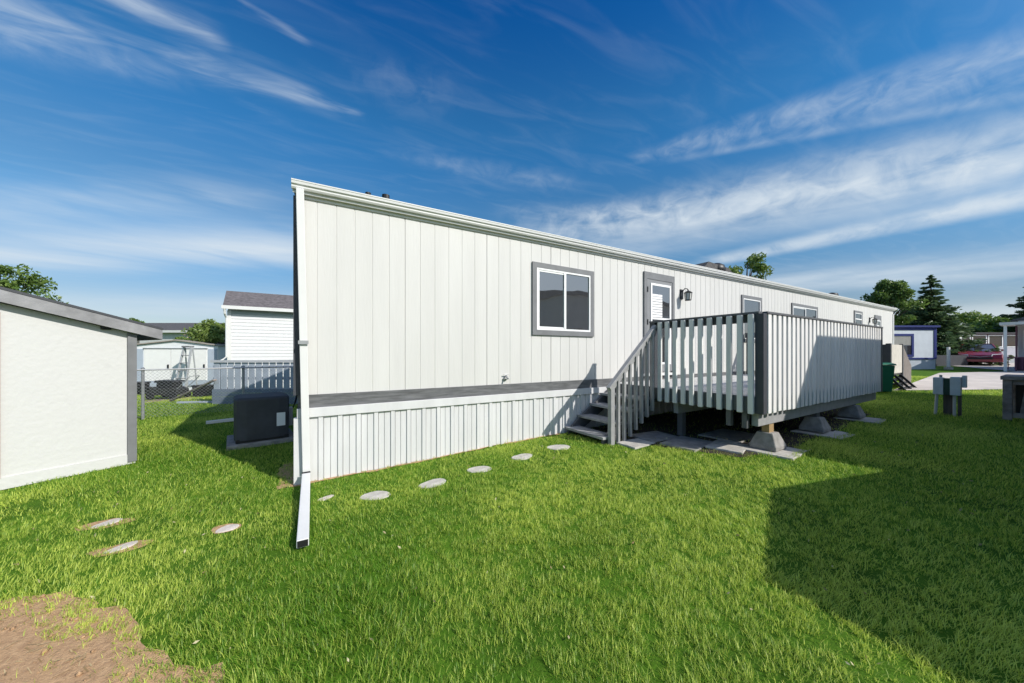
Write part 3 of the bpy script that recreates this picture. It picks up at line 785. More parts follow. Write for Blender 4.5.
# neighbour's deck screen
BOARD = mat('blue white painted boards', (0.43, 0.48, 0.55), 0.6, 0.08, 6, 0.1, 40)
ns = view_thing('board_railing', "neighbour's pale board railing with a flat cap behind the air conditioner", 'railing', 214, 9.9)
MB().box(-0.06, 3.4, -0.06, 0.06, 1.22, 1.29).build('cap', mat('grey white cap', (0.55, 0.56, 0.58), 0.6, 0.08), ns)
for k in range(16):
    x = 0.02 + k * 0.205
    MB().box(x, x + 0.165, -0.03, -0.005, 0.44, 1.218).build('board', BOARD, ns)
b = MB(); b.box(-0.02, 3.4, -0.002, 0.04, 1.05, 1.13); b.box(-0.02, 3.4, -0.002, 0.04, 0.72, 0.79); b.build('rail', BOARD, ns)
b = MB()
for k in range(4): b.box(-0.02, 3.4, -0.045, -0.032, 0.0 + k * 0.11, 0.105 + k * 0.11)
b.build('skirt_boards', mat('slate blue boards', (0.20, 0.24, 0.30), 0.6, 0.08), ns)
b = MB(); b.box(-0.02, 3.4, -0.031, 0.4, 0.40, 0.44); b.build('platform', G_DECK, ns)

# neighbour's sided addition
VS = mat('white lap siding', (0.70, 0.70, 0.71), 0.5, 0.03, 3)
nh = view_thing('sided_house', 'white lap sided house corner with grey shingle roof behind the board railing', 'house', 228, 13.0, z=0.0, turn=-VIEW)
zt = 3.35
b = MB(); kz = 0.0
while kz < zt - 0.01:
    z1 = min(kz + 0.135, zt)
    b.add([(0, -0.014, kz), (5.2, -0.014, kz), (5.2, 0.0, z1), (0, 0.0, z1)], [(0, 1, 2, 3)])
    b.add([(0, 0.0, kz), (5.2, 0.0, kz), (5.2, -0.014, kz), (0, -0.014, kz)], [(0, 1, 2, 3)]); kz = z1
b.add([(0, 0, 0), (0, 0.84, 0), (0, 0.84, zt), (0, 0.42, zt + 0.55), (0, 0, zt)], [(0, 1, 2, 3, 4)])
b.add([(5.2, 0, 0), (5.2, 0.84, 0), (5.2, 0.84, zt), (5.2, 0.42, zt + 0.55), (5.2, 0, zt)], [(0, 1, 2, 3, 4)])
b.add([(0, 0.84, 0), (5.2, 0.84, 0), (5.2, 0.84, zt), (0, 0.84, zt)], [(0, 1, 2, 3)])
b.build('wall', VS, nh)
b = MB()
for y0, y1 in ((-0.22, 0.42), (1.06, 0.42)):
    vs = [(-0.12, y0, zt - 0.05), (5.3, y0, zt - 0.05), (5.3, y1, zt + 0.62), (-0.12, y1, zt + 0.62)]; vs += [(p, q, r - 0.06) for p, q, r in vs]
    b.add(vs, [(0, 1, 2, 3), (7, 6, 5, 4), (0, 4, 5, 1), (1, 5, 6, 2), (2, 6, 7, 3), (3, 7, 4, 0)])
b.build('roof', mat('purple grey shingle', (0.17, 0.155, 0.165), 0.95, 0.25, 8, 0.6, 40, stretch=(1, 1, 3)), nh)
MB().box(-0.14, 5.3, -0.31, -0.225, zt - 0.17, zt - 0.04).build('gutter', W_METAL, nh)
MB().box(0.08, 5.2, -0.022, -0.016, zt - 0.34, zt - 0.2).build('frieze', mat('blue grey frieze', (0.42, 0.46, 0.50), 0.6, 0.05), nh)
MB().box(-0.02, 0.1, -0.03, -0.015, 0.0, zt - 0.2).build('corner_trim', W_METAL, nh)
b = MB(); b.tube([(-0.06, -0.27, zt - 0.16), (-0.06, -0.22, zt - 0.34), (-0.03, -0.08, zt - 0.5), (-0.03, -0.08, 1.35), (-0.18, -0.2, 1.2)], 0.04, 8); b.build('downspout', W_METAL, nh)

# white metal shed with its doors
ms = view_thing('metal_shed', 'white metal storage shed with double doors and low gable behind the chain link fence', 'shed', 133, 12.9, z=0.0, turn=R(14))
MSW = 2.76
b = MB(); b.prism([(0, 0), (MSW, 0), (MSW, 1.78), (MSW / 2, 1.98), (0, 1.78)], 1, 0, 2.0); b.build('wall', mat('white shed metal', (0.76, 0.78, 0.80), 0.45, 0.04, 4), ms)
b = MB()
for xa, xb in ((-0.08, MSW / 2), (MSW + 0.08, MSW / 2)):
    vs = []
    for y in (-0.08, 2.08): vs += [(xa, y, 1.785), (xb, y, 1.99), (xb, y, 2.03), (xa, y, 1.825)]
    b.add(vs, [(0, 1, 2, 3), (7, 6, 5, 4), (0, 4, 5, 1), (1, 5, 6, 2), (2, 6, 7, 3), (3, 7, 4, 0)])
b.build('roof', mat('tan shed roof', (0.40, 0.36, 0.32), 0.6, 0.1), ms)
BF = mat('blue grey shed trim', (0.42, 0.48, 0.56), 0.5, 0.05)
for x in (0.0, MSW - 0.34): MB().box(x + 0.02, x + 0.32, -0.03, -0.001, 0.1, 1.66).build('corner_panel', BF, ms)
for x in (0.36, 1.22):
    w_ = 0.84 if x < 1 else 1.16
    d_ = MB().box(x, x + w_, -0.025, -0.002, 0.42, 1.64).build('door', mat('white door metal', (0.80, 0.80, 0.78), 0.5, 0.03), ms)
    MB().box(x + w_ - 0.09, x + w_ - 0.05, -0.06, -0.026, 0.9, 1.05).build('handle', BLACK, d_)
MB().box(0.33, MSW - 0.35, -0.035, -0.001, 0.18, 0.41).build('kick_panel', BF, ms)
MB().box(0.33, MSW - 0.35, -0.04, -0.001, 1.66, 1.70).build('door_track', STEEL, ms)

# step ladder against it
ALU = mat('ladder aluminium', (0.60, 0.61, 0.62), 0.4, 0.08, 10, metal=0.4)
ld_ = view_thing('step_ladder', 'aluminium step ladder standing against the doors of the white metal shed', 'ladder', 182, 12.45, z=0.0)
for s in (-1, 1):
    MB().bar((s * 0.20, -0.12, 0), (s * 0.14, 0.22, 1.72), 0.03, 0.075, up=(0, 1, 0)).build('side_rail', ALU, ld_)
    MB().bar((s * 0.19, 0.42, 0), (s * 0.14, 0.27, 1.70), 0.025, 0.04, up=(0, 1, 0)).build('rear_leg', ALU, ld_)
for k in range(1, 6):
    z = 0.285 * k; t = z / 1.72
    MB().box(-0.20 + 0.06 * t, 0.20 - 0.06 * t, -0.165 + 0.34 * t, -0.06 + 0.34 * t, z - 0.025, z).build('step', mat('grey ladder step', (0.25, 0.25, 0.26), 0.6, 0.1), ld_)
MB().box(-0.15, 0.15, 0.13, 0.32, 1.71, 1.77).build('top_cap', mat('grey ladder step', (0.25, 0.25, 0.26)), ld_)

# mower
mw = view_thing('lawn_mower', 'black lawn mower parked on pavers in front of the metal shed', 'mower', 169, 11.0, z=0.02, turn=0.15)
b = MB(); b.prism([(-0.42, 0.12), (0.42, 0.12), (0.40, 0.30), (0.28, 0.36), (-0.30, 0.36), (-0.42, 0.26)], 1, -0.26, 0.26); b.build('cutting_deck', mat('dusty black plastic', (0.035, 0.036, 0.034), 0.6, 0.2), mw, bevel=0.02)
MB().box(-0.22, 0.26, -0.2, 0.2, 0.362, 0.52).build('engine_cover', BLACK, mw, bevel=0.03)
b = MB(); b.prism([(-0.27, 0.525), (0.32, 0.525), (0.30, 0.58), (-0.24, 0.60)], 1, -0.22, 0.22); b.build('lid', BLACK, mw, bevel=0.01)
for x in (-0.32, 0.32):
    for y in (-0.28, 0.28):
        MB().tube([(x, y - 0.03, 0.11), (x, y + 0.03, 0.11)], 0.11, 14).build('wheel', BLACK, mw)
b = MB()
for y in (-0.2, 0.2): b.tube([(0.36, y, 0.3), (0.75, y, 0.72)], 0.012, 6)
b.tube([(0.75, -0.2, 0.72), (0.75, 0.2, 0.72)], 0.012, 6); b.build('handle', STEEL, mw)

def crate(px, D, w, h, label, m_, name='storage_crate'):
    c = view_thing(name, label, 'crate', px, D, 'crates in front of the metal shed', z=0.0)
    b = MB(); b.prism([(-w / 2 * 0.9, 0), (w / 2 * 0.9, 0), (w / 2, h), (-w / 2, h)], 1, -0.18, 0.18); b.build('tub', m_, c, bevel=0.01)
    MB().box(-w / 2 - 0.02, w / 2 + 0.02, -0.2, 0.2, h + 0.001, h + 0.04).build('lid', m_, c)
crate(139, 12.3, 0.42, 0.40, 'taller black crate at the left foot of the metal shed', BLACK)
crate(149, 12.2, 0.36, 0.22, 'low black crate right of the taller one', BLACK)
crate(204, 11.6, 0.5, 0.36, 'dark bundle box between the ladder and the board railing', BLACK)
lp = at(171, 10.4, 0.03); lq = at(215, 9.75, 0.72)
tag(MB().bar(lp, lq, 0.09, 0.035).build('wooden_plank', mat('grey brown plank', (0.42, 0.34, 0.29), 0.8, 0.2)), 'long weathered plank leaning on the end of the board railing', 'plank')
lp = at(178, 10.0, 0.03); lq = at(213, 10.1, 0.03)
tag(MB().bar(lp, lq, 0.10, 0.05).build('timber_edging', BOARD), 'pale timber lying on the grass in front of the board railing', 'timber')
q = at(168, 10.9)
slab('paving_slab', q[0], q[1], 1.1, 0.8, 0.3, 'brown paving slab under the lawn mower', None, m_=mat('brown paver', (0.36, 0.27, 0.2), 0.9, 0.2))
lp = at(206, 7.0, 0.05); lq = at(236, 7.35, 0.05)
tag(MB().bar(lp, lq, 0.07, 0.06).build('plastic_pipe', VINYL), 'white plastic downpipe lying on the grass behind the air conditioner', 'pipe')

# air conditioner in its cover
ac = thing('air_conditioner', 'charcoal covered air conditioner on a concrete pad at the end of the mobile home', 'air conditioner', (-0.62, 2.62, 0.0), 0.16)
AC_M = mat('charcoal fabric cover', (0.062, 0.065, 0.075), 0.75, 0.15, 4, 0.15, 30)
b = MB()
w, d, h = 0.37, 0.40, 0.76
vs = []
for z, s in ((0.10, 1.0), (0.30, 1.0), (0.60, 1.0), (0.735, 1.01), (0.76, 0.98), (0.775, 0.90)):
    n = 24
    for k in range(n):
        t = 2 * math.pi * k / n; c, s_ = math.cos(t), math.sin(t); q = (abs(c) ** 8 + abs(s_) ** 8) ** (-1 / 8)
        wob = 1 + (0.012 * math.sin(5 * t + z * 9) if z < 0.7 else 0)
        vs.append((w * c * q * s * wob, d * s_ * q * s * wob, z))
fs = [(i * 24 + j, i * 24 + (j + 1) % 24, (i + 1) * 24 + (j + 1) % 24, (i + 1) * 24 + j) for i in range(5) for j in range(24)] + [tuple(120 + j for j in range(24)), tuple(range(23, -1, -1))]
b.add(vs, fs); b.build('cover', AC_M, ac)
MB().box(-0.35, 0.35, -0.38, 0.38, 0.065, 0.12).build('base_pan', BLACK, ac)
MB().box(0.18, 0.30, -0.412, -0.405, 0.28, 0.50).build('rating_label', VINYL, ac)
b = MB(); b.box(0.38, 0.45, -0.05, 0.08, 0.2, 0.52); b.build('service_box', mat('pale grey plastic', (0.5, 0.5, 0.5), 0.5, 0.05), ac)
b = MB(); b.tube([(0.35, 0.1, 0.25), (0.45, 0.1, 0.2), (0.55, 0.12, 0.3), (0.58, 0.14, 0.7)], 0.022, 8); b.tube([(0.44, 0.02, 0.45), (0.5, 0.04, 0.6), (0.56, 0.04, 0.9)], 0.015, 8); b.build('refrigerant_line', BLACK, ac)
pad = MB().box(-0.46, 0.46, -0.46, 0.46, -0.03, 0.06).build('pad', CONC_D, ac, bevel=0.01)

# far mobile home on the left and vegetation
fh = view_thing('mobile_home', 'far white mobile home with low grey roof beyond the metal shed', 'mobile home', 100, 22, z=0.0)
b = MB(); b.box(0, 10, 0, 4, 0, 2.95); b.build('wall', W_SKIRT, fh)
b = MB(); b.prism([(-0.25, 2.95), (4.25, 2.95), (2.0, 3.65)], 0, -0.2, 10.2); b.build('roof', SHINGLE, fh)
MB().box(-0.2, 10.2, -0.3, -0.26, 2.82, 2.97).build('fascia', W_METAL, fh)
MB().box(1.5, 2.6, -0.03, -0.001, 1.6, 2.5).build('window', GLASS, fh)

# ------------------------------------------------------------------ vegetation
def quads_from(centres, size, tint, flat=0.0, dirs=None):
    n = len(centres)
    a = rng.normal(size=(n, 3)); a /= np.linalg.norm(a, axis=1)[:, None]
    if dirs is not None: a = dirs + 0.35 * a; a /= np.linalg.norm(a, axis=1)[:, None]
    c = rng.normal(size=(n, 3)); c[:, 2] *= (1 - flat)
    b = np.cross(a, c); b /= np.linalg.norm(b, axis=1)[:, None] + 1e-9
    s = size * rng.uniform(0.6, 1.35, n)[:, None]
    V = np.stack([centres - a * s, centres + b * s * 0.42 - a * 0.1 * s, centres + a * s, centres - b * s * 0.42 - a * 0.1 * s], 1).reshape(-1, 3)
    return V, np.repeat(tint, 4)
def foliage(name, V, tint, m, parent):
    n = len(V) // 4
    return numpy_mesh(name, V, np.arange(n * 4), np.arange(n) * 4, np.full(n, 4), m, parent, tint)
def tree(label, base, height, crown_r, crown_z, crown_h, n_clump, n_leaf, size, m_, name='deciduous_tree', cat='tree', group=None, squash=1.0):
    t = thing(name, label, cat, tuple(base), 0, group)
    b = MB()
    b.tube([(0, 0, -0.1), (0.05, 0, height * 0.25), (0.0, 0.06, height * 0.55), (0.05, 0, height * 0.9)], [height * 0.028, height * 0.022, height * 0.014, 0.02], 8)
    cl = []
    for k in range(n_clump):
        u = rng.normal(size=3); u /= np.linalg.norm(u); rr = rng.uniform(0.35, 1.0) ** 0.6
        c = np.array([u[0] * crown_r * rr, u[1] * crown_r * rr, crown_z + u[2] * crown_h * rr])
        taper = 1 - 0.35 * max(0, (c[2] - crown_z) / crown_h)
        c[0] *= taper; c[1] *= taper
        cl.append(c)
        if k % 2 == 0:
            st_ = (0.02, 0.02, max(height * 0.25, min(c[2] * 0.7, height * 0.6)))
            b.tube([st_, tuple(0.55 * c[:3] + 0.45 * np.array(st_) + np.array([0, 0, 0.1])), tuple(c)], [height * 0.009, height * 0.005, 0.008], 5)
    b.build('trunk', BARK, t)
    Vs, Ts = [], []
    for c in cl:
        r = crown_r * rng.uniform(0.20, 0.38)
        n = int(n_leaf * rng.uniform(0.6, 1.3))
        p = rng.normal(size=(n, 3)); p /= np.linalg.norm(p, axis=1)[:, None]; p *= (rng.uniform(0, 1, n) ** 0.45)[:, None] * r
        p[:, 2] *= 0.75
        tv = np.clip(rng.uniform(0, 1) * 0.6 + rng.uniform(0, 0.45, n), 0, 1)
        V, T = quads_from(c + p, size, tv); Vs.append(V); Ts.append(T)
    foliage('crown', np.concatenate(Vs), np.concatenate(Ts), m_, t)
    return t
def spruce(label, base, height, rad, m_, n_tier=22, group=None):
    t = thing('spruce_tree', label, 'tree', tuple(base), 0, group)
    b = MB(); b.tube([(0, 0, -0.1), (0, 0, height * 0.5), (0, 0, height)], [height * 0.022, height * 0.013, 0.01], 8)
    cs, ds = [], []
    for k in range(n_tier):
        f = k / (n_tier - 1)
        z = height * (0.06 + 0.92 * f)
        r = rad * (1 - f) ** 0.85 * rng.uniform(0.8, 1.12) + 0.05
        nb = max(4, int(11 * (1 - f) + 4))
        ph = rng.uniform(0, 6.28)
        for j in range(nb):
            a = ph + 6.283 * j / nb + rng.uniform(-0.2, 0.2); rr = r * rng.uniform(0.55, 1.2)
            d = np.array([math.cos(a), math.sin(a), 0])
            droop = -0.22 * rr
            z = height * (0.06 + 0.92 * f) + rng.normal(0, 0.10)
            pts = [np.array([0, 0, z]) + d * rr * s + np.array([0, 0, droop * s * 1.6 + 0.26 * rr * s * s]) for s in (0, 0.5, 1)]
            b.tube([tuple(p) for p in pts], [0.03 * (1 - f) + 0.01, 0.015, 0.006], 4, cap=False)
            n = int(62 * rr / rad * 1.6) + 12
            s = rng.uniform(0.12, 1.05, n)
            P = np.array([0, 0, z]) + d * (rr * s)[:, None]
            P[:, 2] += droop * s * 1.6 + 0.26 * rr * s * s
            side = np.array([-d[1], d[0], 0]); off = rng.normal(0, 1, n) * 0.22 * rr * (1.05 - s) ** 0.5
            P += side * off[:, None]; P[:, 2] -= np.abs(rng.normal(0, 0.10, n)) * (0.3 + rr / rad) + np.abs(off) * 0.2
            cs.append(P); dd_ = d + side * np.sign(off)[:, None] * 0.7 + np.array([0, 0, -0.15]); ds.append(dd_ / np.linalg.norm(dd_, axis=1)[:, None])
    b.build('trunk', BARK, t)
    P = np.concatenate(cs); Dd = np.concatenate(ds)
    V, T = quads_from(P, height * 0.022, rng.uniform(0, 1, len(P)), dirs=Dd)
    foliage('crown', V, T, m_, t)
    return t
LEAF = leaf_mat('broad leaf green', (0.065, 0.135, 0.022), (0.20, 0.29, 0.06))
LEAF2 = leaf_mat('bright leaf green', (0.10, 0.18, 0.03), (0.26, 0.34, 0.08))
NEEDLE = leaf_mat('spruce needle green', (0.05, 0.10, 0.04), (0.15, 0.22, 0.09), 0.25)
tree('leafy tree rising over the roof of the white shed', at(3, 13.5), 5.0, 1.55, 3.7, 1.35, 50, 260, 0.08, LEAF)
tree('leafy treetop showing above the mobile home roof behind the turbine vent', at(747, 24), 8.3, 1.55, 6.5, 1.5, 26, 190, 0.12, LEAF2)
tree('dense deciduous tree beyond the far end of the mobile home', at(889, 25), 6.3, 1.45, 4.4, 1.8, 64, 150, 0.12, LEAF)
spruce('tall spruce behind the blue trimmed mobile home', at(931, 26), 6.9, 2.9, NEEDLE, 30)
spruce('spruce at the right edge beyond the porch house', at(1034, 29), 7.2, 2.9, NEEDLE, 26)
tree('pale distant tree left of the gap between the spruces', at(968, 42), 6.0, 2.6, 4.0, 1.9, 30, 200, 0.2, LEAF2)
tree('small distant tree right of the gap between the spruces', at(996, 44), 5.4, 2.4, 3.6, 1.6, 26, 200, 0.2, LEAF)
tree('low dark tree beyond the purple mobile home', at(1006, 36), 5.2, 2.0, 3.6, 1.3, 26, 160, 0.16, LEAF)
tree('dark tree behind the tall spruce trunk', at(916, 31), 5.0, 2.6, 3.0, 2.0, 40, 220, 0.16, LEAF)
tree('broad tree behind the carport gap', at(948, 33), 4.0, 2.2, 2.4, 1.4, 40, 220, 0.16, LEAF)
tree('distant tree top seen over the shed fascia', at(131, 34), 5.0, 1.2, 4.2, 0.8, 18, 140, 0.16, LEAF)
tree('flowering shrub beside the lap sided house', at(211, 14.6), 2.95, 1.05, 1.95, 0.95, 60, 240, 0.06, LEAF2, 'flowering_shrub', 'shrub')
sh = [o for o in C.objects if o.name.startswith('flowering_shrub')][0]
p = rng.normal(size=(90, 3)); p /= np.linalg.norm(p, axis=1)[:, None]; p *= np.array([0.9, 0.9, 0.8]); p[:, 2] += 1.95
V, T = quads_from(p, 0.07, np.ones(90)); foliage('blossom', V, T, mat('pale pink blossom', (0.62, 0.48, 0.44), 0.8, 0.0), sh)

# ------------------------------------------------------------------ right background
# second entrance porch
po = thing('porch', 'beige panelled entrance porch with dark steps at the far part of the mobile home', 'porch', tuple(at(890, 10.4)), 0)
pz = float(at(890, 10.4)[2])
BEIGE = mat('beige porch panel', (0.62, 0.58, 0.52), 0.7, 0.08)
# local axes follow the home: x along it, y towards it
MB().box(0.0, 1.9, 0.05, 1.9, 0.46, 0.52).build('floor', G_DECK, po)
MB().box(-0.02, 0.09, -0.02, 0.09, 0.0, 1.45).build('post', G_DARK, po)
MB().box(0.0, 0.09, 1.75, 1.84, 0.0, 1.45).build('post', G_DARK, po)
MB().box(1.52, 1.61, 0.0, 0.09, 0.0, 1.45).build('post', G_DECK, po)
MB().box(0.095, 1.515, 0.02, 0.05, 0.50, 1.42).build('panel', BEIGE, po)
MB().box(0.02, 0.05, 0.095, 1.745, 0.50, 1.42).build('panel', G_DARK, po, label='dark end panel')
BROWN = mat('brown grey boards', (0.22, 0.19, 0.17), 0.8, 0.15)
MB().prism([(1.9, 0.03), (1.9, 1.9), (0.0, 1.9), (0.0, 0.03)], 2, 0.44, 0.458).build('joists', BLACK, po)
b = MB(); b.add([(1.62, 0.02, 0), (2.75, 0.02, 0), (2.75, 0.02, 0.72), (1.62, 0.02, 1.42), (1.62, 0.06, 0), (2.75, 0.06, 0), (2.75, 0.06, 0.72), (1.62, 0.06, 1.42)], [(0, 1, 2, 3), (7, 6, 5, 4), (0, 4, 5, 1), (1, 5, 6, 2), (2, 6, 7, 3), (3, 7, 4, 0)]); b.build('stair_side', BROWN, po)
for k in range(3):
    MB().box(1.95 + 0.27 * k, 2.22 + 0.27 * k, 0.065, 1.0, 0.33 - 0.15 * k, 0.37 - 0.15 * k).build('tread', BLACK, po)
for k in range(3):
    MB().box(0.1, 1.5, 0.0 - 0.12 * k, 0.03 - 0.12 * k + 0.06, 0.30 - 0.13 * k, 0.34 - 0.13 * k).build('step', BLACK, po)
for x in (0.12, 0.8, 1.46): MB().bar((x, 0.06, 0.44), (x, -0.30, 0.0), 0.05, 0.06, up=(0, 1, 0)).build('stringer', BLACK, po)

bn = thing('wheelie_bin', 'green wheelie bin standing between the deck end and the porch', 'bin', tuple(at(881.5, 9.9)), -0.9)
GREEN = mat('green bin plastic', (0.02, 0.16, 0.085), 0.45, 0.06)
b = MB(); b.add([(-.15, -.17, .04), (.15, -.17, .04), (.15, .17, .04), (-.15, .17, .04), (-.19, -.22, .80), (.19, -.22, .80), (.19, .22, .80), (-.19, .22, .80)], [(3, 2, 1, 0), (4, 5, 6, 7), (0, 1, 5, 4), (1, 2, 6, 5), (2, 3, 7, 6), (3, 0, 4, 7)]); b.build('tub', GREEN, bn, bevel=0.02)
b = MB(); b.prism([(-.24, .805), (.24, .805), (.22, .85), (0, .88), (-.22, .85)], 0, -.21, .21); b.build('lid', GREEN, bn, bevel=0.01)
for x in (-.15, .15): MB().tube([(x - .025, .18, .1), (x + .025, .18, .1)], .1, 14).build('wheel', BLACK, bn)

# utility pedestal
ut = thing('utility_pedestal', 'pair of grey green meter boxes on a wooden post with two conduits on the lawn', 'utility pedestal', tuple(at(948, 6.55)), R(-90))
BOXM = mat('grey green enamel', (0.70, 0.74, 0.73), 0.5, 0.08)
tz = 0.73
MB().box(-0.165, -0.04, -0.16, 0.0, 0.40, tz).build('meter_box', BOXM, ut, bevel=0.008)
MB().box(0.04, 0.165, -0.16, 0.0, 0.40, tz + 0.02).build('meter_box', BOXM, ut, bevel=0.008)
MB().box(-0.055, 0.055, -0.03, 0.08, 0.0, 0.398).build('wooden_post', mat('weathered post wood', (0.16, 0.13, 0.11), 0.9, 0.25, 6, 0.3, 30, stretch=(4, 4, .4)), ut)
MB().box(-0.038, 0.038, -0.14, -0.02, 0.402, tz - 0.01).build('green_panel', mat('dark green panel', (0.02, 0.07, 0.045), 0.5, 0.1), ut)
for x, lean in ((-0.125, 0.02), (0.085, 0.0)): MB().tube([(x - lean, -0.08, -0.02), (x, -0.08, 0.40)], 0.022, 10).build('conduit', mat('pale conduit', (0.6, 0.6, 0.58), 0.5, 0.05), ut)
MB().box(0.12, 0.16, -0.05, 0.03, 0.0, 0.398).build('backing_post', mat('weathered post wood', (0.16, 0.13, 0.11)), ut)
MB().tube([(-0.08, -0.06, tz), (-0.08, -0.06, tz + 0.05)], 0.02, 8).build('cap', STEEL, ut)
MB().box(0.167, 0.22, -0.05, 0.06, 0.55, tz + 0.05).build('side_box', BOXM, ut, bevel=0.006)

# weathered timber frame at the right edge
OLD = mat('weathered timber', (0.48, 0.40, 0.35), 0.9, 0.3, 5, 0.4, 30)
wf = thing('timber_planter', 'weathered open timber box frame on the lawn at the right edge', 'planter', tuple(at(1003, 6.15)), R(-90))
for x_, y_ in ((0, -0.1), (1.16, -0.1), (0, 0.6), (1.16, 0.6)): MB().box(x_, x_ + 0.10, y_, y_ + 0.12, 0, 0.72).build('corner_post', OLD, wf, bevel=0.008)
MB().box(-0.02, 1.28, -0.14, 0.8, 0.722, 0.79).build('top_board', OLD, wf, bevel=0.006)
b = MB(); b.box(0.102, 1.158, -0.08, 0.0, 0.05, 0.13); b.build('rail', OLD, wf); MB().box(0.102, 1.158, -0.08, 0.0, 0.64, 0.72).build('rail', OLD, wf)
for k in range(4):
    MB().bar((0.2 + k * 0.24, 0.06, 0.10), (0.26 + k * 0.24, 0.12, 0.66), 0.07, 0.03, up=(0, 1, 0)).build('slat', OLD, wf)
MB().box(0.102, 1.158, 0.62, 0.66, 0.05, 0.70).build('back_board', BLACK, wf)

# blue trimmed mobile home
BLUE = mat('royal blue trim', (0.018, 0.030, 0.16), 0.5, 0.05)
b0 = at(896, 20)
bh = thing('mobile_home', 'pale mobile home with royal blue trim beyond the porch', 'mobile home', tuple(b0), VIEW)
bz = 2.5; bw = (936 - 896) / FPX * 20
PALE = mat('pale blue white siding', (0.62, 0.66, 0.71), 0.5, 0.05, 3)
MB().box(-1.5, bw, 0, 12, 0.62, bz).build('wall', PALE, bh)
MB().box(-1.5, bw, 0.02, 12, -0.1, 0.618).build('skirting', mat('blue grey skirting', (0.50, 0.54, 0.60), 0.6, 0.05), bh)
b = MB(); b.box(-1.6, bw + 0.1, -0.14, 12.1, bz + 0.001, bz + 0.11); b.build('roof', BLUE, bh)
b = MB(); b.box(bw - 0.14, bw + 0.012, -0.03, -0.001, 0.63, bz - 0.005); b.box(-1.5, bw - 0.142, -0.03, -0.001, 0.60, 0.70); b.box(-1.5, bw - 0.142, -0.03, -0.001, bz - 0.16, bz - 0.005); b.build('trim', BLUE, bh)
fr = MB().frame(-0.5, 1.02, 0.75, 2.12, 0.13, -0.045, -0.002).build('window', BLUE, bh)
MB().box(-0.37, 0.89, -0.02, -0.004, 1.45, 1.99).build('pane', mat('grey blind', (0.34, 0.33, 0.31), 0.5, 0.1), fr)
MB().box(-0.37, 0.89, -0.02, -0.004, 0.88, 1.43).build('pane', GLASS, fr)
MB().box(bw + 0.013, bw + 0.18, 0.3, 0.8, 1.5, 2.0).build('window_cooler', W_METAL, bh, bevel=0.02)

# purple mobile home behind the car
PURP = mat('plum siding', (0.15, 0.055, 0.095), 0.6, 0.1)
ph = thing('mobile_home', 'plum coloured mobile home with white framed windows behind the parked car', 'mobile home', tuple(at(951, 27.5)), VIEW)
MB().box(0, 7.0, 0, 4, 1.25, 2.35).build('wall', PURP, ph)
MB().box(0, 7.0, -0.02, 4, 0.0, 1.248).build('lower_wall', mat('grey lilac panel', (0.50, 0.49, 0.54), 0.6, 0.06), ph)
MB().box(-0.8, 7.1, -0.25, 4.1, 2.352, 2.47).build('roof', mat('dark plum roof edge', (0.055, 0.05, 0.06), 0.7, 0.1), ph)
MB().box(-0.3, 0.1, -0.6, -0.1, 0.0, 2.3).build('white_pillar', W_METAL, ph)
for k in range(5):
    x = 0.35 + k * 1.32
    f = MB().frame(x, x + 1.2, 1.26, 2.28, 0.07, -0.05, -0.003).build('window', VINYL, ph)
    MB().box(x + 0.07, x + 1.13, -0.02, -0.005, 1.33, 2.21).build('pane', GLASS_D, f)
# porch house at the right edge
rh = thing('porch_house', 'white house with slim porch columns and plum base at the right edge', 'house', tuple(at(1003.5, 17.6)), R(-90))
MB().box(0.35, 5, 1.4, 7, 0.75, 2.7).build('wall', mat('white grey house wall', (0.70, 0.71, 0.73), 0.6, 0.05), rh)
MB().box(0.30, 5, 1.35, 7, 0, 0.748).build('base', PURP, rh)
MB().box(-0.12, 5.2, -0.15, 1.6, 2.42, 2.56).build('porch_roof', W_METAL, rh)
b = MB(); b.prism([(1.3, 0.2), (7.2, 0.2), (4.2, 0.2)], 2, 2.71, 2.72)
b = MB(); b.add([(0.1, 1.2, 2.705), (5.3, 1.2, 2.705), (5.3, 7.2, 2.705), (0.1, 7.2, 2.705), (2.7, 1.2, 3.7), (2.7, 7.2, 3.7)], [(0, 4, 1), (3, 2, 5), (0, 3, 5, 4), (1, 4, 5, 2), (0, 1, 2, 3)]); b.build('roof', SHINGLE, rh)
for x in (0.0, 1.6, 3.4): MB().box(x, x + 0.10, 0.0, 0.10, 0.0, 2.418).build('column', VINYL, rh)
MB().box(0.32, 0.345, 0.5, 1.38, 0.0, 2.4).build('door_side', PURP, rh)
f = MB().frame(0.5, 0.95, 1.2, 2.2, 0.05, 1.34, 1.398).build('window', VINYL, rh)
MB().box(0.55, 0.90, 1.37, 1.39, 1.25, 2.15).build('pane', GLASS, f)
f = MB().frame(1.6, 2.6, 1.2, 2.2, 0.06, 1.34, 1.398).build('window', VINYL, rh)
MB().box(1.66, 2.54, 1.37, 1.39, 1.26, 2.14).build('pane', GLASS, f)
b = MB()
for k in range(18): b.box(0.12 + k * 0.2, 0.15 + k * 0.2, 0.03, 0.06, 0.1, 0.70)
b.box(0.11, 4.6, 0.02, 0.08, 0.702, 0.76); b.build('porch_railing', PURP, rh)

# small post and mailbox-like stake between blue home and car
sp = thing('post', 'slim white post standing on the grass left of the parked car', 'post', tuple(at(948.5, 19.5)), VIEW)
MB().box(-0.05, 0.05, -0.05, 0.05, 0, 1.3).build('shaft', W_METAL, sp)
MB().box(-0.16, 0.16, -0.09, 0.09, 0.0, 0.16).build('foot', CONC, sp)
tag(MB().box(0, 2.2, 0, 0.08, 0, 0.75).build('board_fence', G_DARK, loc=tuple(at(936, 23)), rotz=VIEW), 'low dark fence between the blue trimmed home and the white post', 'fence')

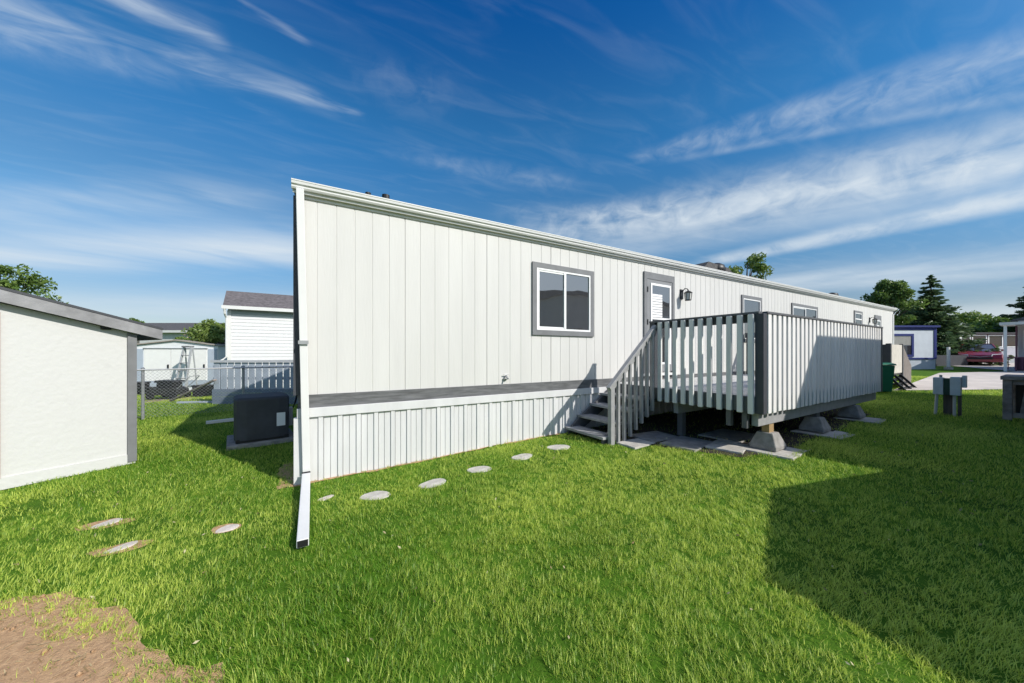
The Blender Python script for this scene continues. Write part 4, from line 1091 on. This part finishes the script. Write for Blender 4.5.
# parked car, three-quarter front towards the viewer
def make_car(loc, rot):
    c = thing('parked_car', 'maroon car parked on the driveway facing the road', 'car', loc, rot)
    PAINT = mat('maroon car paint', (0.20, 0.02, 0.04), 0.25, 0.03, spec=0.6)
    # local: +x forward; side profile with half width per station
    prof_low = [(-2.2, 0.35), (-2.25, 0.75), (-2.1, 1.0), (-1.2, 1.05), (0.75, 1.0), (1.7, 0.88), (2.15, 0.72), (2.28, 0.5), (2.22, 0.25), (-2.1, 0.25)]
    vs = []; n = len(prof_low)
    for y, k in ((-0.90, 0.96), (-0.86, 1.0), (0.86, 1.0), (0.90, 0.96)):
        for x, z in prof_low: vs.append((x * (1 if abs(y) < 0.87 else 0.97), y, 0.25 + (z - 0.25) * k))
    fs = [tuple(range(n)), tuple(3 * n + i for i in range(n - 1, -1, -1))]
    for r in range(3):
        for i in range(n): j = (i + 1) % n; fs.append((r * n + i, r * n + j, (r + 1) * n + j, (r + 1) * n + i))
    MB().add(vs, fs).build('body', PAINT, c, bevel=0.05)
    cab = [(-1.75, 1.0), (-1.2, 1.42), (0.0, 1.46), (0.95, 0.99)]
    vs = [(x, s * (0.82 if z < 1.1 else 0.62), z) for s in (-1, 1) for x, z in cab]
    MB().add(vs, [(0, 1, 2, 3), (7, 6, 5, 4), (0, 4, 5, 1), (1, 5, 6, 2), (2, 6, 7, 3)]).build('cabin_glass', GLASS, c)
    b = MB(); b.add([(-1.15, -0.60, 1.43), (-0.02, -0.60, 1.47), (-0.02, 0.60, 1.47), (-1.15, 0.60, 1.43), (-1.15, -0.58, 1.47), (-0.02, -0.58, 1.51), (-0.02, 0.58, 1.51), (-1.15, 0.58, 1.47)], [(3, 2, 1, 0), (4, 5, 6, 7), (0, 1, 5, 4), (1, 2, 6, 5), (2, 3, 7, 6), (3, 0, 4, 7)])
    for s in (-1, 1): b.bar((0.0, s * 0.62, 1.47), (0.97, s * 0.83, 0.99), 0.06, 0.05); b.bar((-1.18, s * 0.62, 1.44), (-1.78, s * 0.82, 1.0), 0.08, 0.06); b.bar((-0.45, s * 0.63, 1.45), (-0.45, s * 0.83, 1.0), 0.07, 0.05)
    b.build('roof', PAINT, c)
    for s in (-1, 1):
        MB().add([(2.10, s * 0.45, 0.62), (1.92, s * 0.84, 0.66), (1.90, s * 0.84, 0.80), (2.09, s * 0.47, 0.76), (2.22, s * 0.45, 0.62), (2.04, s * 0.865, 0.66), (1.98, s * 0.865, 0.80), (2.14, s * 0.47, 0.76)], [(0, 1, 2, 3), (4, 7, 6, 5), (0, 4, 5, 1), (1, 5, 6, 2), (2, 6, 7, 3), (3, 7, 4, 0)]).build('headlight', mat('headlight lens', (0.75, 0.75, 0.78), 0.1, 0.0), c)
        MB().box(0.75, 0.95, s * 0.98 - 0.07, s * 0.98 + 0.07, 0.98, 1.10).build('mirror', PAINT, c, bevel=0.02)
        for x in (-1.35, 1.4):
            w = MB().tube([(x, s * 0.80, 0.32), (x, s * 0.915, 0.32)], 0.32, 20).build('wheel', BLACK, c)
            MB().tube([(x, s * 0.916, 0.32), (x, s * 0.922, 0.32)], 0.2, 14).build('rim', STEEL, w)
    MB().box(2.21, 2.30, -0.5, 0.5, 0.42, 0.56).build('grille', BLACK, c)
    b = MB(); b.bar((2.31, -0.42, 0.66), (2.31, 0.0, 0.58), 0.02, 0.04); b.bar((2.31, 0.0, 0.58), (2.31, 0.42, 0.66), 0.02, 0.04); b.build('chrome_trim', STEEL, c)
make_car(tuple(at(977, 24.0)), R(180) + R(8))

# ------------------------------------------------------------------ neighbours behind the photographer (they throw the shade)
nb = thing('mobile_home', 'grey beige mobile home across the lawn facing the deck', 'mobile home', (8.2, -5.25, 0.28), 0)
NBW = mat('grey beige siding', (0.50, 0.48, 0.45), 0.6, 0.05, 3)
b = MB(); b.box(0, 8.6, -4.2, 0, 0.7, 3.45); b.build('wall', NBW, nb)
MB().box(0.02, 8.58, -4.18, -0.02, -0.3, 0.698).build('skirting', mat('brown grey skirting', (0.24, 0.22, 0.2), 0.7, 0.08), nb)
b = MB(); b.prism([(-4.35, 3.452), (0.15, 3.452), (0.15, 3.60), (-2.1, 3.95), (-4.35, 3.60)], 0, -0.12, 8.7); b.build('roof', SHINGLE, nb)
for x in (1.6, 5.6):
    f = MB().frame(x, x + 1.3, 1.7, 2.9, 0.08, 0.001, 0.03).build('window', VINYL, nb)
    MB().box(x + 0.08, x + 1.22, 0.004, 0.012, 1.78, 2.82).build('pane', GLASS, f)
s2 = thing('garden_shed', 'small gabled garden shed across the lawn beside the beige mobile home', 'shed', (3.68, -5.65, 0.1), 0)
b = MB(); b.prism([(0, 0), (3.5, 0), (3.5, 1.55), (1.75, 2.03), (0, 1.55)], 1, -2.2, 0); b.build('wall', NBW, s2)
b = MB()
for xa, xb in ((-0.14, 1.75), (3.64, 1.75)):
    vs = []
    for y in (0.12, -2.3): vs += [(xa, y, 1.52), (xb, y, 2.035), (xb, y, 2.11), (xa, y, 1.595)]
    b.add(vs, [(0, 1, 2, 3), (7, 6, 5, 4), (0, 4, 5, 1), (1, 5, 6, 2), (2, 6, 7, 3), (3, 7, 4, 0)])
b.build('roof', SHINGLE, s2)
d_ = MB().box(1.2, 2.2, 0.001, 0.03, 0.05, 1.6).build('door', W_SKIRT, s2)

# ------------------------------------------------------------------ grass
def in_poly(x, y, poly):
    c = np.zeros(len(x), bool); n = len(poly); j = n - 1
    for i in range(n):
        xi, yi = poly[i]; xj, yj = poly[j]
        with np.errstate(divide='ignore', invalid='ignore'):
            k = ((yi > y) != (yj > y)) & (x < (xj - xi) * (y - yi) / (yj - yi + 1e-12) + xi)
        c ^= k; j = i
    return c
def dist_poly(x, y, poly):
    d = np.full(len(x), 1e9); n = len(poly)
    for i in range(n):
        ax, ay = poly[i]; bx, by = poly[(i + 1) % n]
        t = np.clip(((x - ax) * (bx - ax) + (y - ay) * (by - ay)) / ((bx - ax) ** 2 + (by - ay) ** 2), 0, 1)
        d = np.minimum(d, np.hypot(x - ax - t * (bx - ax), y - ay - t * (by - ay)))
    return d
def grass():
    O = CAM[:2]
    D0 = 19000.0
    # radius sampling: even inside 2.6 m, thinning outwards
    rr = np.concatenate([np.linspace(0.3, 2.6, 200), np.linspace(2.62, 24, 1200)])
    dens = np.where(rr < 2.6, D0, D0 * (2.6 / rr) ** 1.5)
    ang0, ang1 = -1.25, 1.25
    cdf = np.concatenate([[0], np.cumsum(0.5 * (dens[1:] * rr[1:] + dens[:-1] * rr[:-1]) * np.diff(rr))]) * (ang1 - ang0)
    n = int(cdf[-1])
    r = np.interp(rng.uniform(0, cdf[-1], n), cdf, rr)
    a = rng.uniform(ang0, ang1, n)
    base = math.atan2(FW[1], FW[0])
    x = O[0] + r * np.cos(base + a); y = O[1] + r * np.sin(base + a)
    keep = np.ones(n, bool)
    keep &= ~((x > -0.05) & (y > -0.03) & (x < 24.7) & (y < 4.4))
    u = in_poly(x, y, UNDER); du = dist_poly(x, y, UNDER)
    keep &= ~(u & (rng.uniform(0, 1, n) > 0.06 + 0.5 * np.exp(-du / 0.06)))
    dn = in_poly(x, y, DIRT); dd = dist_poly(x, y, DIRT)
    nn = vnoise(x, y, 0.16, 3)
    sd_ = np.where(dn, -dd, dd) + (vnoise(x, y, 0.26, 61) - 0.5) * 0.26 + (vnoise(x, y, 0.08, 62) - 0.5) * 0.14
    near = dd < 0.6
    pr = np.clip((sd_ + 0.05) / 0.16, 0, 1) ** 1.5 + 0.10 * (nn > 0.74) + 0.012
    keep &= ~((dn | near) & (rng.uniform(0, 1, n) > pr))
    for sx, sy, sw, sd in STONES:
        keep &= ~(np.hypot((x - sx) / (sw / 2), (y - sy) / (sd / 2)) < 1.0)
        q = np.hypot((x - sx) / (sw / 2), (y - sy) / (sd / 2)) + (nn - 0.5) * 0.7
        if sx < 0: keep &= ~(rng.uniform(0, 1, n) < np.clip((1.75 - q) / 0.8, 0, 0.8))
    for o in C.objects:
        if o.name.startswith('paving_slab'):
            keep &= ~((np.abs(x - o.location.x) < 0.30) & (np.abs(y - o.location.y) < 0.24))
    # shed footprint, air conditioner pad, roads
    lx = (x - sc_[0]) * su[0] + (y - sc_[1]) * su[1]; ly = -(x - sc_[0]) * su[1] + (y - sc_[1]) * su[0]
    keep &= ~((lx > -0.02) & (lx < SW) & (ly * away > -0.03) & (ly * away < SD))
    keep &= ~((np.abs(x + 0.62) < 0.52) & (np.abs(y - 2.62) < 0.5))
    keep &= ~in_poly(x, y, ROAD) & ~in_poly(x, y, DRIVE)
    bw_ = (x > -0.4) & (x < 3.9) & (y > -0.13) & (y < 0); keep &= ~(bw_ & (rng.uniform(0, 1, n) < 0.55))
    keep &= ~((np.abs(x - 0.07) < 0.07) & (y > -1.6) & (y < -0.1) & (rng.uniform(0, 1, n) < 0.8))
    # tufts: thinner between them, so that dark gaps open up
    tuft = np.where(r < 6, vnoise(x, y, 0.038, 51) * 0.6 + vnoise(x, y, 0.085, 52) * 0.4, 0.6)
    keep &= ~((tuft < 0.44) & (rng.uniform(0, 1, n) < 0.8))
    x, y, r, tuft = x[keep], y[keep], r[keep], tuft[keep]; n = len(x)
    patch = vnoise(x, y, 0.55, 11); patch2 = vnoise(x, y, 1.7, 12); fine = vnoise(x, y, 0.13, 13)
    sc = np.maximum(1.0, (r / 2.6)) ** 0.5
    tall = 0.45 + 0.35 * fine + 0.3 * patch + 0.75 * tuft
    # lusher clump beside the dirt patch
    lush = np.exp(-((x - 0.25) ** 2 + (y + 2.4) ** 2) / 0.25)
    tall = tall * (1 + 0.45 * lush)
    weeds = vnoise(x, y, 0.21, 71) > 0.86
    tall = tall * np.where(weeds & (rng.uniform(0, 1, n) < 0.35), 1.55, 1.0)
    h = 0.026 * tall * rng.uniform(0.45, 1.35, n) * np.minimum(sc, 1.7) ** 0.5
    w = 0.0027 * rng.uniform(0.7, 1.4, n) * sc
    az = rng.uniform(0, 2 * math.pi, n)
    comb = 0.18 * np.stack([np.cos(vnoise(x, y, 0.8, 21) * 9), np.sin(vnoise(x, y, 0.8, 21) * 9)], 1)
    lean = (np.stack([np.cos(az + 1.3), np.sin(az + 1.3)], 1) * rng.uniform(0.1, 1.35, n)[:, None] + comb) * h[:, None] * 1.0
    wx, wy = np.cos(az) * w / 2, np.sin(az) * w / 2
    z = ground_z(x, y) - 0.004
    V = np.empty((n, 5, 3), np.float32)
    V[:, 0] = np.stack([x - wx, y - wy, z], 1); V[:, 1] = np.stack([x + wx, y + wy, z], 1)
    mx, my = x + lean[:, 0] * 0.38, y + lean[:, 1] * 0.38
    V[:, 2] = np.stack([mx + wx * 0.85, my + wy * 0.85, z + h * 0.62], 1); V[:, 3] = np.stack([mx - wx * 0.85, my - wy * 0.85, z + h * 0.62], 1)
    V[:, 4] = np.stack([x + lean[:, 0], y + lean[:, 1], z + h], 1)
    o = np.arange(n) * 5
    loops = np.stack([o, o + 1, o + 2, o + 3, o + 3, o + 2, o + 4], 1).ravel()
    starts = np.stack([np.arange(n) * 7, np.arange(n) * 7 + 4], 1).ravel(); totals = np.tile([4, 3], n)
    dry = np.clip((vnoise(x, y, 0.9, 31) - 0.5) * 1.1, 0, 0.4)
    near_dirt = np.exp(-dist_poly(x, y, DIRT) / 0.35) * 0.25
    tint = np.clip(0.15 + 0.35 * patch2 * 0.8 + 0.25 * patch * 0.6 + dry + near_dirt + rng.normal(0, 0.28, n) - 0.2 * lush, 0, 1)
    straw = rng.uniform(0, 1, n) < 0.03 + 0.10 * dry
    tint[straw] = 1.0
    g = numpy_mesh('grass', V.reshape(-1, 3), loops, starts, totals, GRASS, tint=np.repeat(tint, 5))
    g['kind'] = 'stuff'
GRASS = leaf_mat('grass blade', (0.11, 0.275, 0.014), (0.70, 0.79, 0.15), 0.45, 0.018)
grass()

def straw():
    n = 3000
    x = rng.uniform(-3.0, 0.1, n); y = rng.uniform(-4.2, -1.2, n)
    k = in_poly(x, y, DIRT); x, y = x[k], y[k]; n = len(x)
    az = rng.uniform(0, 6.283, n); ln = rng.uniform(0.015, 0.06, n); w = rng.uniform(0.0012, 0.003, n)
    dx, dy = np.cos(az) * ln, np.sin(az) * ln; wx, wy = -np.sin(az) * w, np.cos(az) * w
    z0 = ground_z(x, y) + 0.009; z1 = z0 + rng.uniform(-0.002, 0.012, n)
    V = np.stack([np.stack([x - wx, y - wy, z0], 1), np.stack([x + wx, y + wy, z0], 1), np.stack([x + dx + wx, y + dy + wy, z1], 1), np.stack([x + dx - wx, y + dy - wy, z1], 1)], 1).reshape(-1, 3)
    o = foliage('dry_straw', V, np.repeat(rng.uniform(0, 1, n), 4), leaf_mat('dry straw', (0.30, 0.20, 0.10), (0.66, 0.52, 0.30), 0.2, 0.0), None)
    o['kind'] = 'stuff'
straw()

def crumbs():
    n = 1500
    x = rng.uniform(-3.0, 0.1, n); y = rng.uniform(-4.2, -1.2, n)
    k = in_poly(x, y, DIRT_WIDE); x, y = x[k], y[k]; n = len(x)
    sz = 0.004 + 0.012 * rng.uniform(0, 1, n) ** 3
    z = ground_z(x, y) + 0.006 + sz * 0.4
    base = np.array([(1, 0, 0), (0, 1, 0), (-1, 0, 0), (0, -1, 0), (0, 0, 0.8), (0, 0, -0.8)])
    F = np.array([(0, 1, 4), (1, 2, 4), (2, 3, 4), (3, 0, 4), (1, 0, 5), (2, 1, 5), (3, 2, 5), (0, 3, 5)])
    V = base[None] * rng.uniform(0.6, 1.4, (n, 6, 3)) * sz[:, None, None]
    a = rng.uniform(0, 6.283, n); c, s_ = np.cos(a)[:, None], np.sin(a)[:, None]
    V = np.stack([V[..., 0] * c - V[..., 1] * s_, V[..., 0] * s_ + V[..., 1] * c, V[..., 2]], -1) + np.stack([x, y, z], 1)[:, None]
    L_ = (F[None] + (np.arange(n) * 6)[:, None, None]).ravel()
    o = numpy_mesh('soil_crumbs', V.reshape(-1, 3), L_, np.arange(n * 8) * 3, np.full(n * 8, 3), SOIL)
    o['kind'] = 'stuff'
crumbs()

def litter():
    n = 420
    r_ = 1.3 + 7 * rng.uniform(0, 1, n) ** 0.7; a = rng.uniform(-1.2, 1.2, n) + math.atan2(FW[1], FW[0])
    x, y = CAM[0] + r_ * np.cos(a), CAM[1] + r_ * np.sin(a)
    k = ~((x > -0.1) & (y > -0.1)); x, y = x[k], y[k]; n = len(x)
    c = np.stack([x, y, ground_z(x, y) + rng.uniform(0.015, 0.035, n)], 1)
    V, T = quads_from(c, 0.014, rng.uniform(0, 1, n), flat=0.7)
    o = foliage('fallen_leaves', V, T, leaf_mat('dead leaf', (0.22, 0.15, 0.07), (0.62, 0.56, 0.36), 0.2, 0.0), None)
    o['kind'] = 'stuff'
litter()
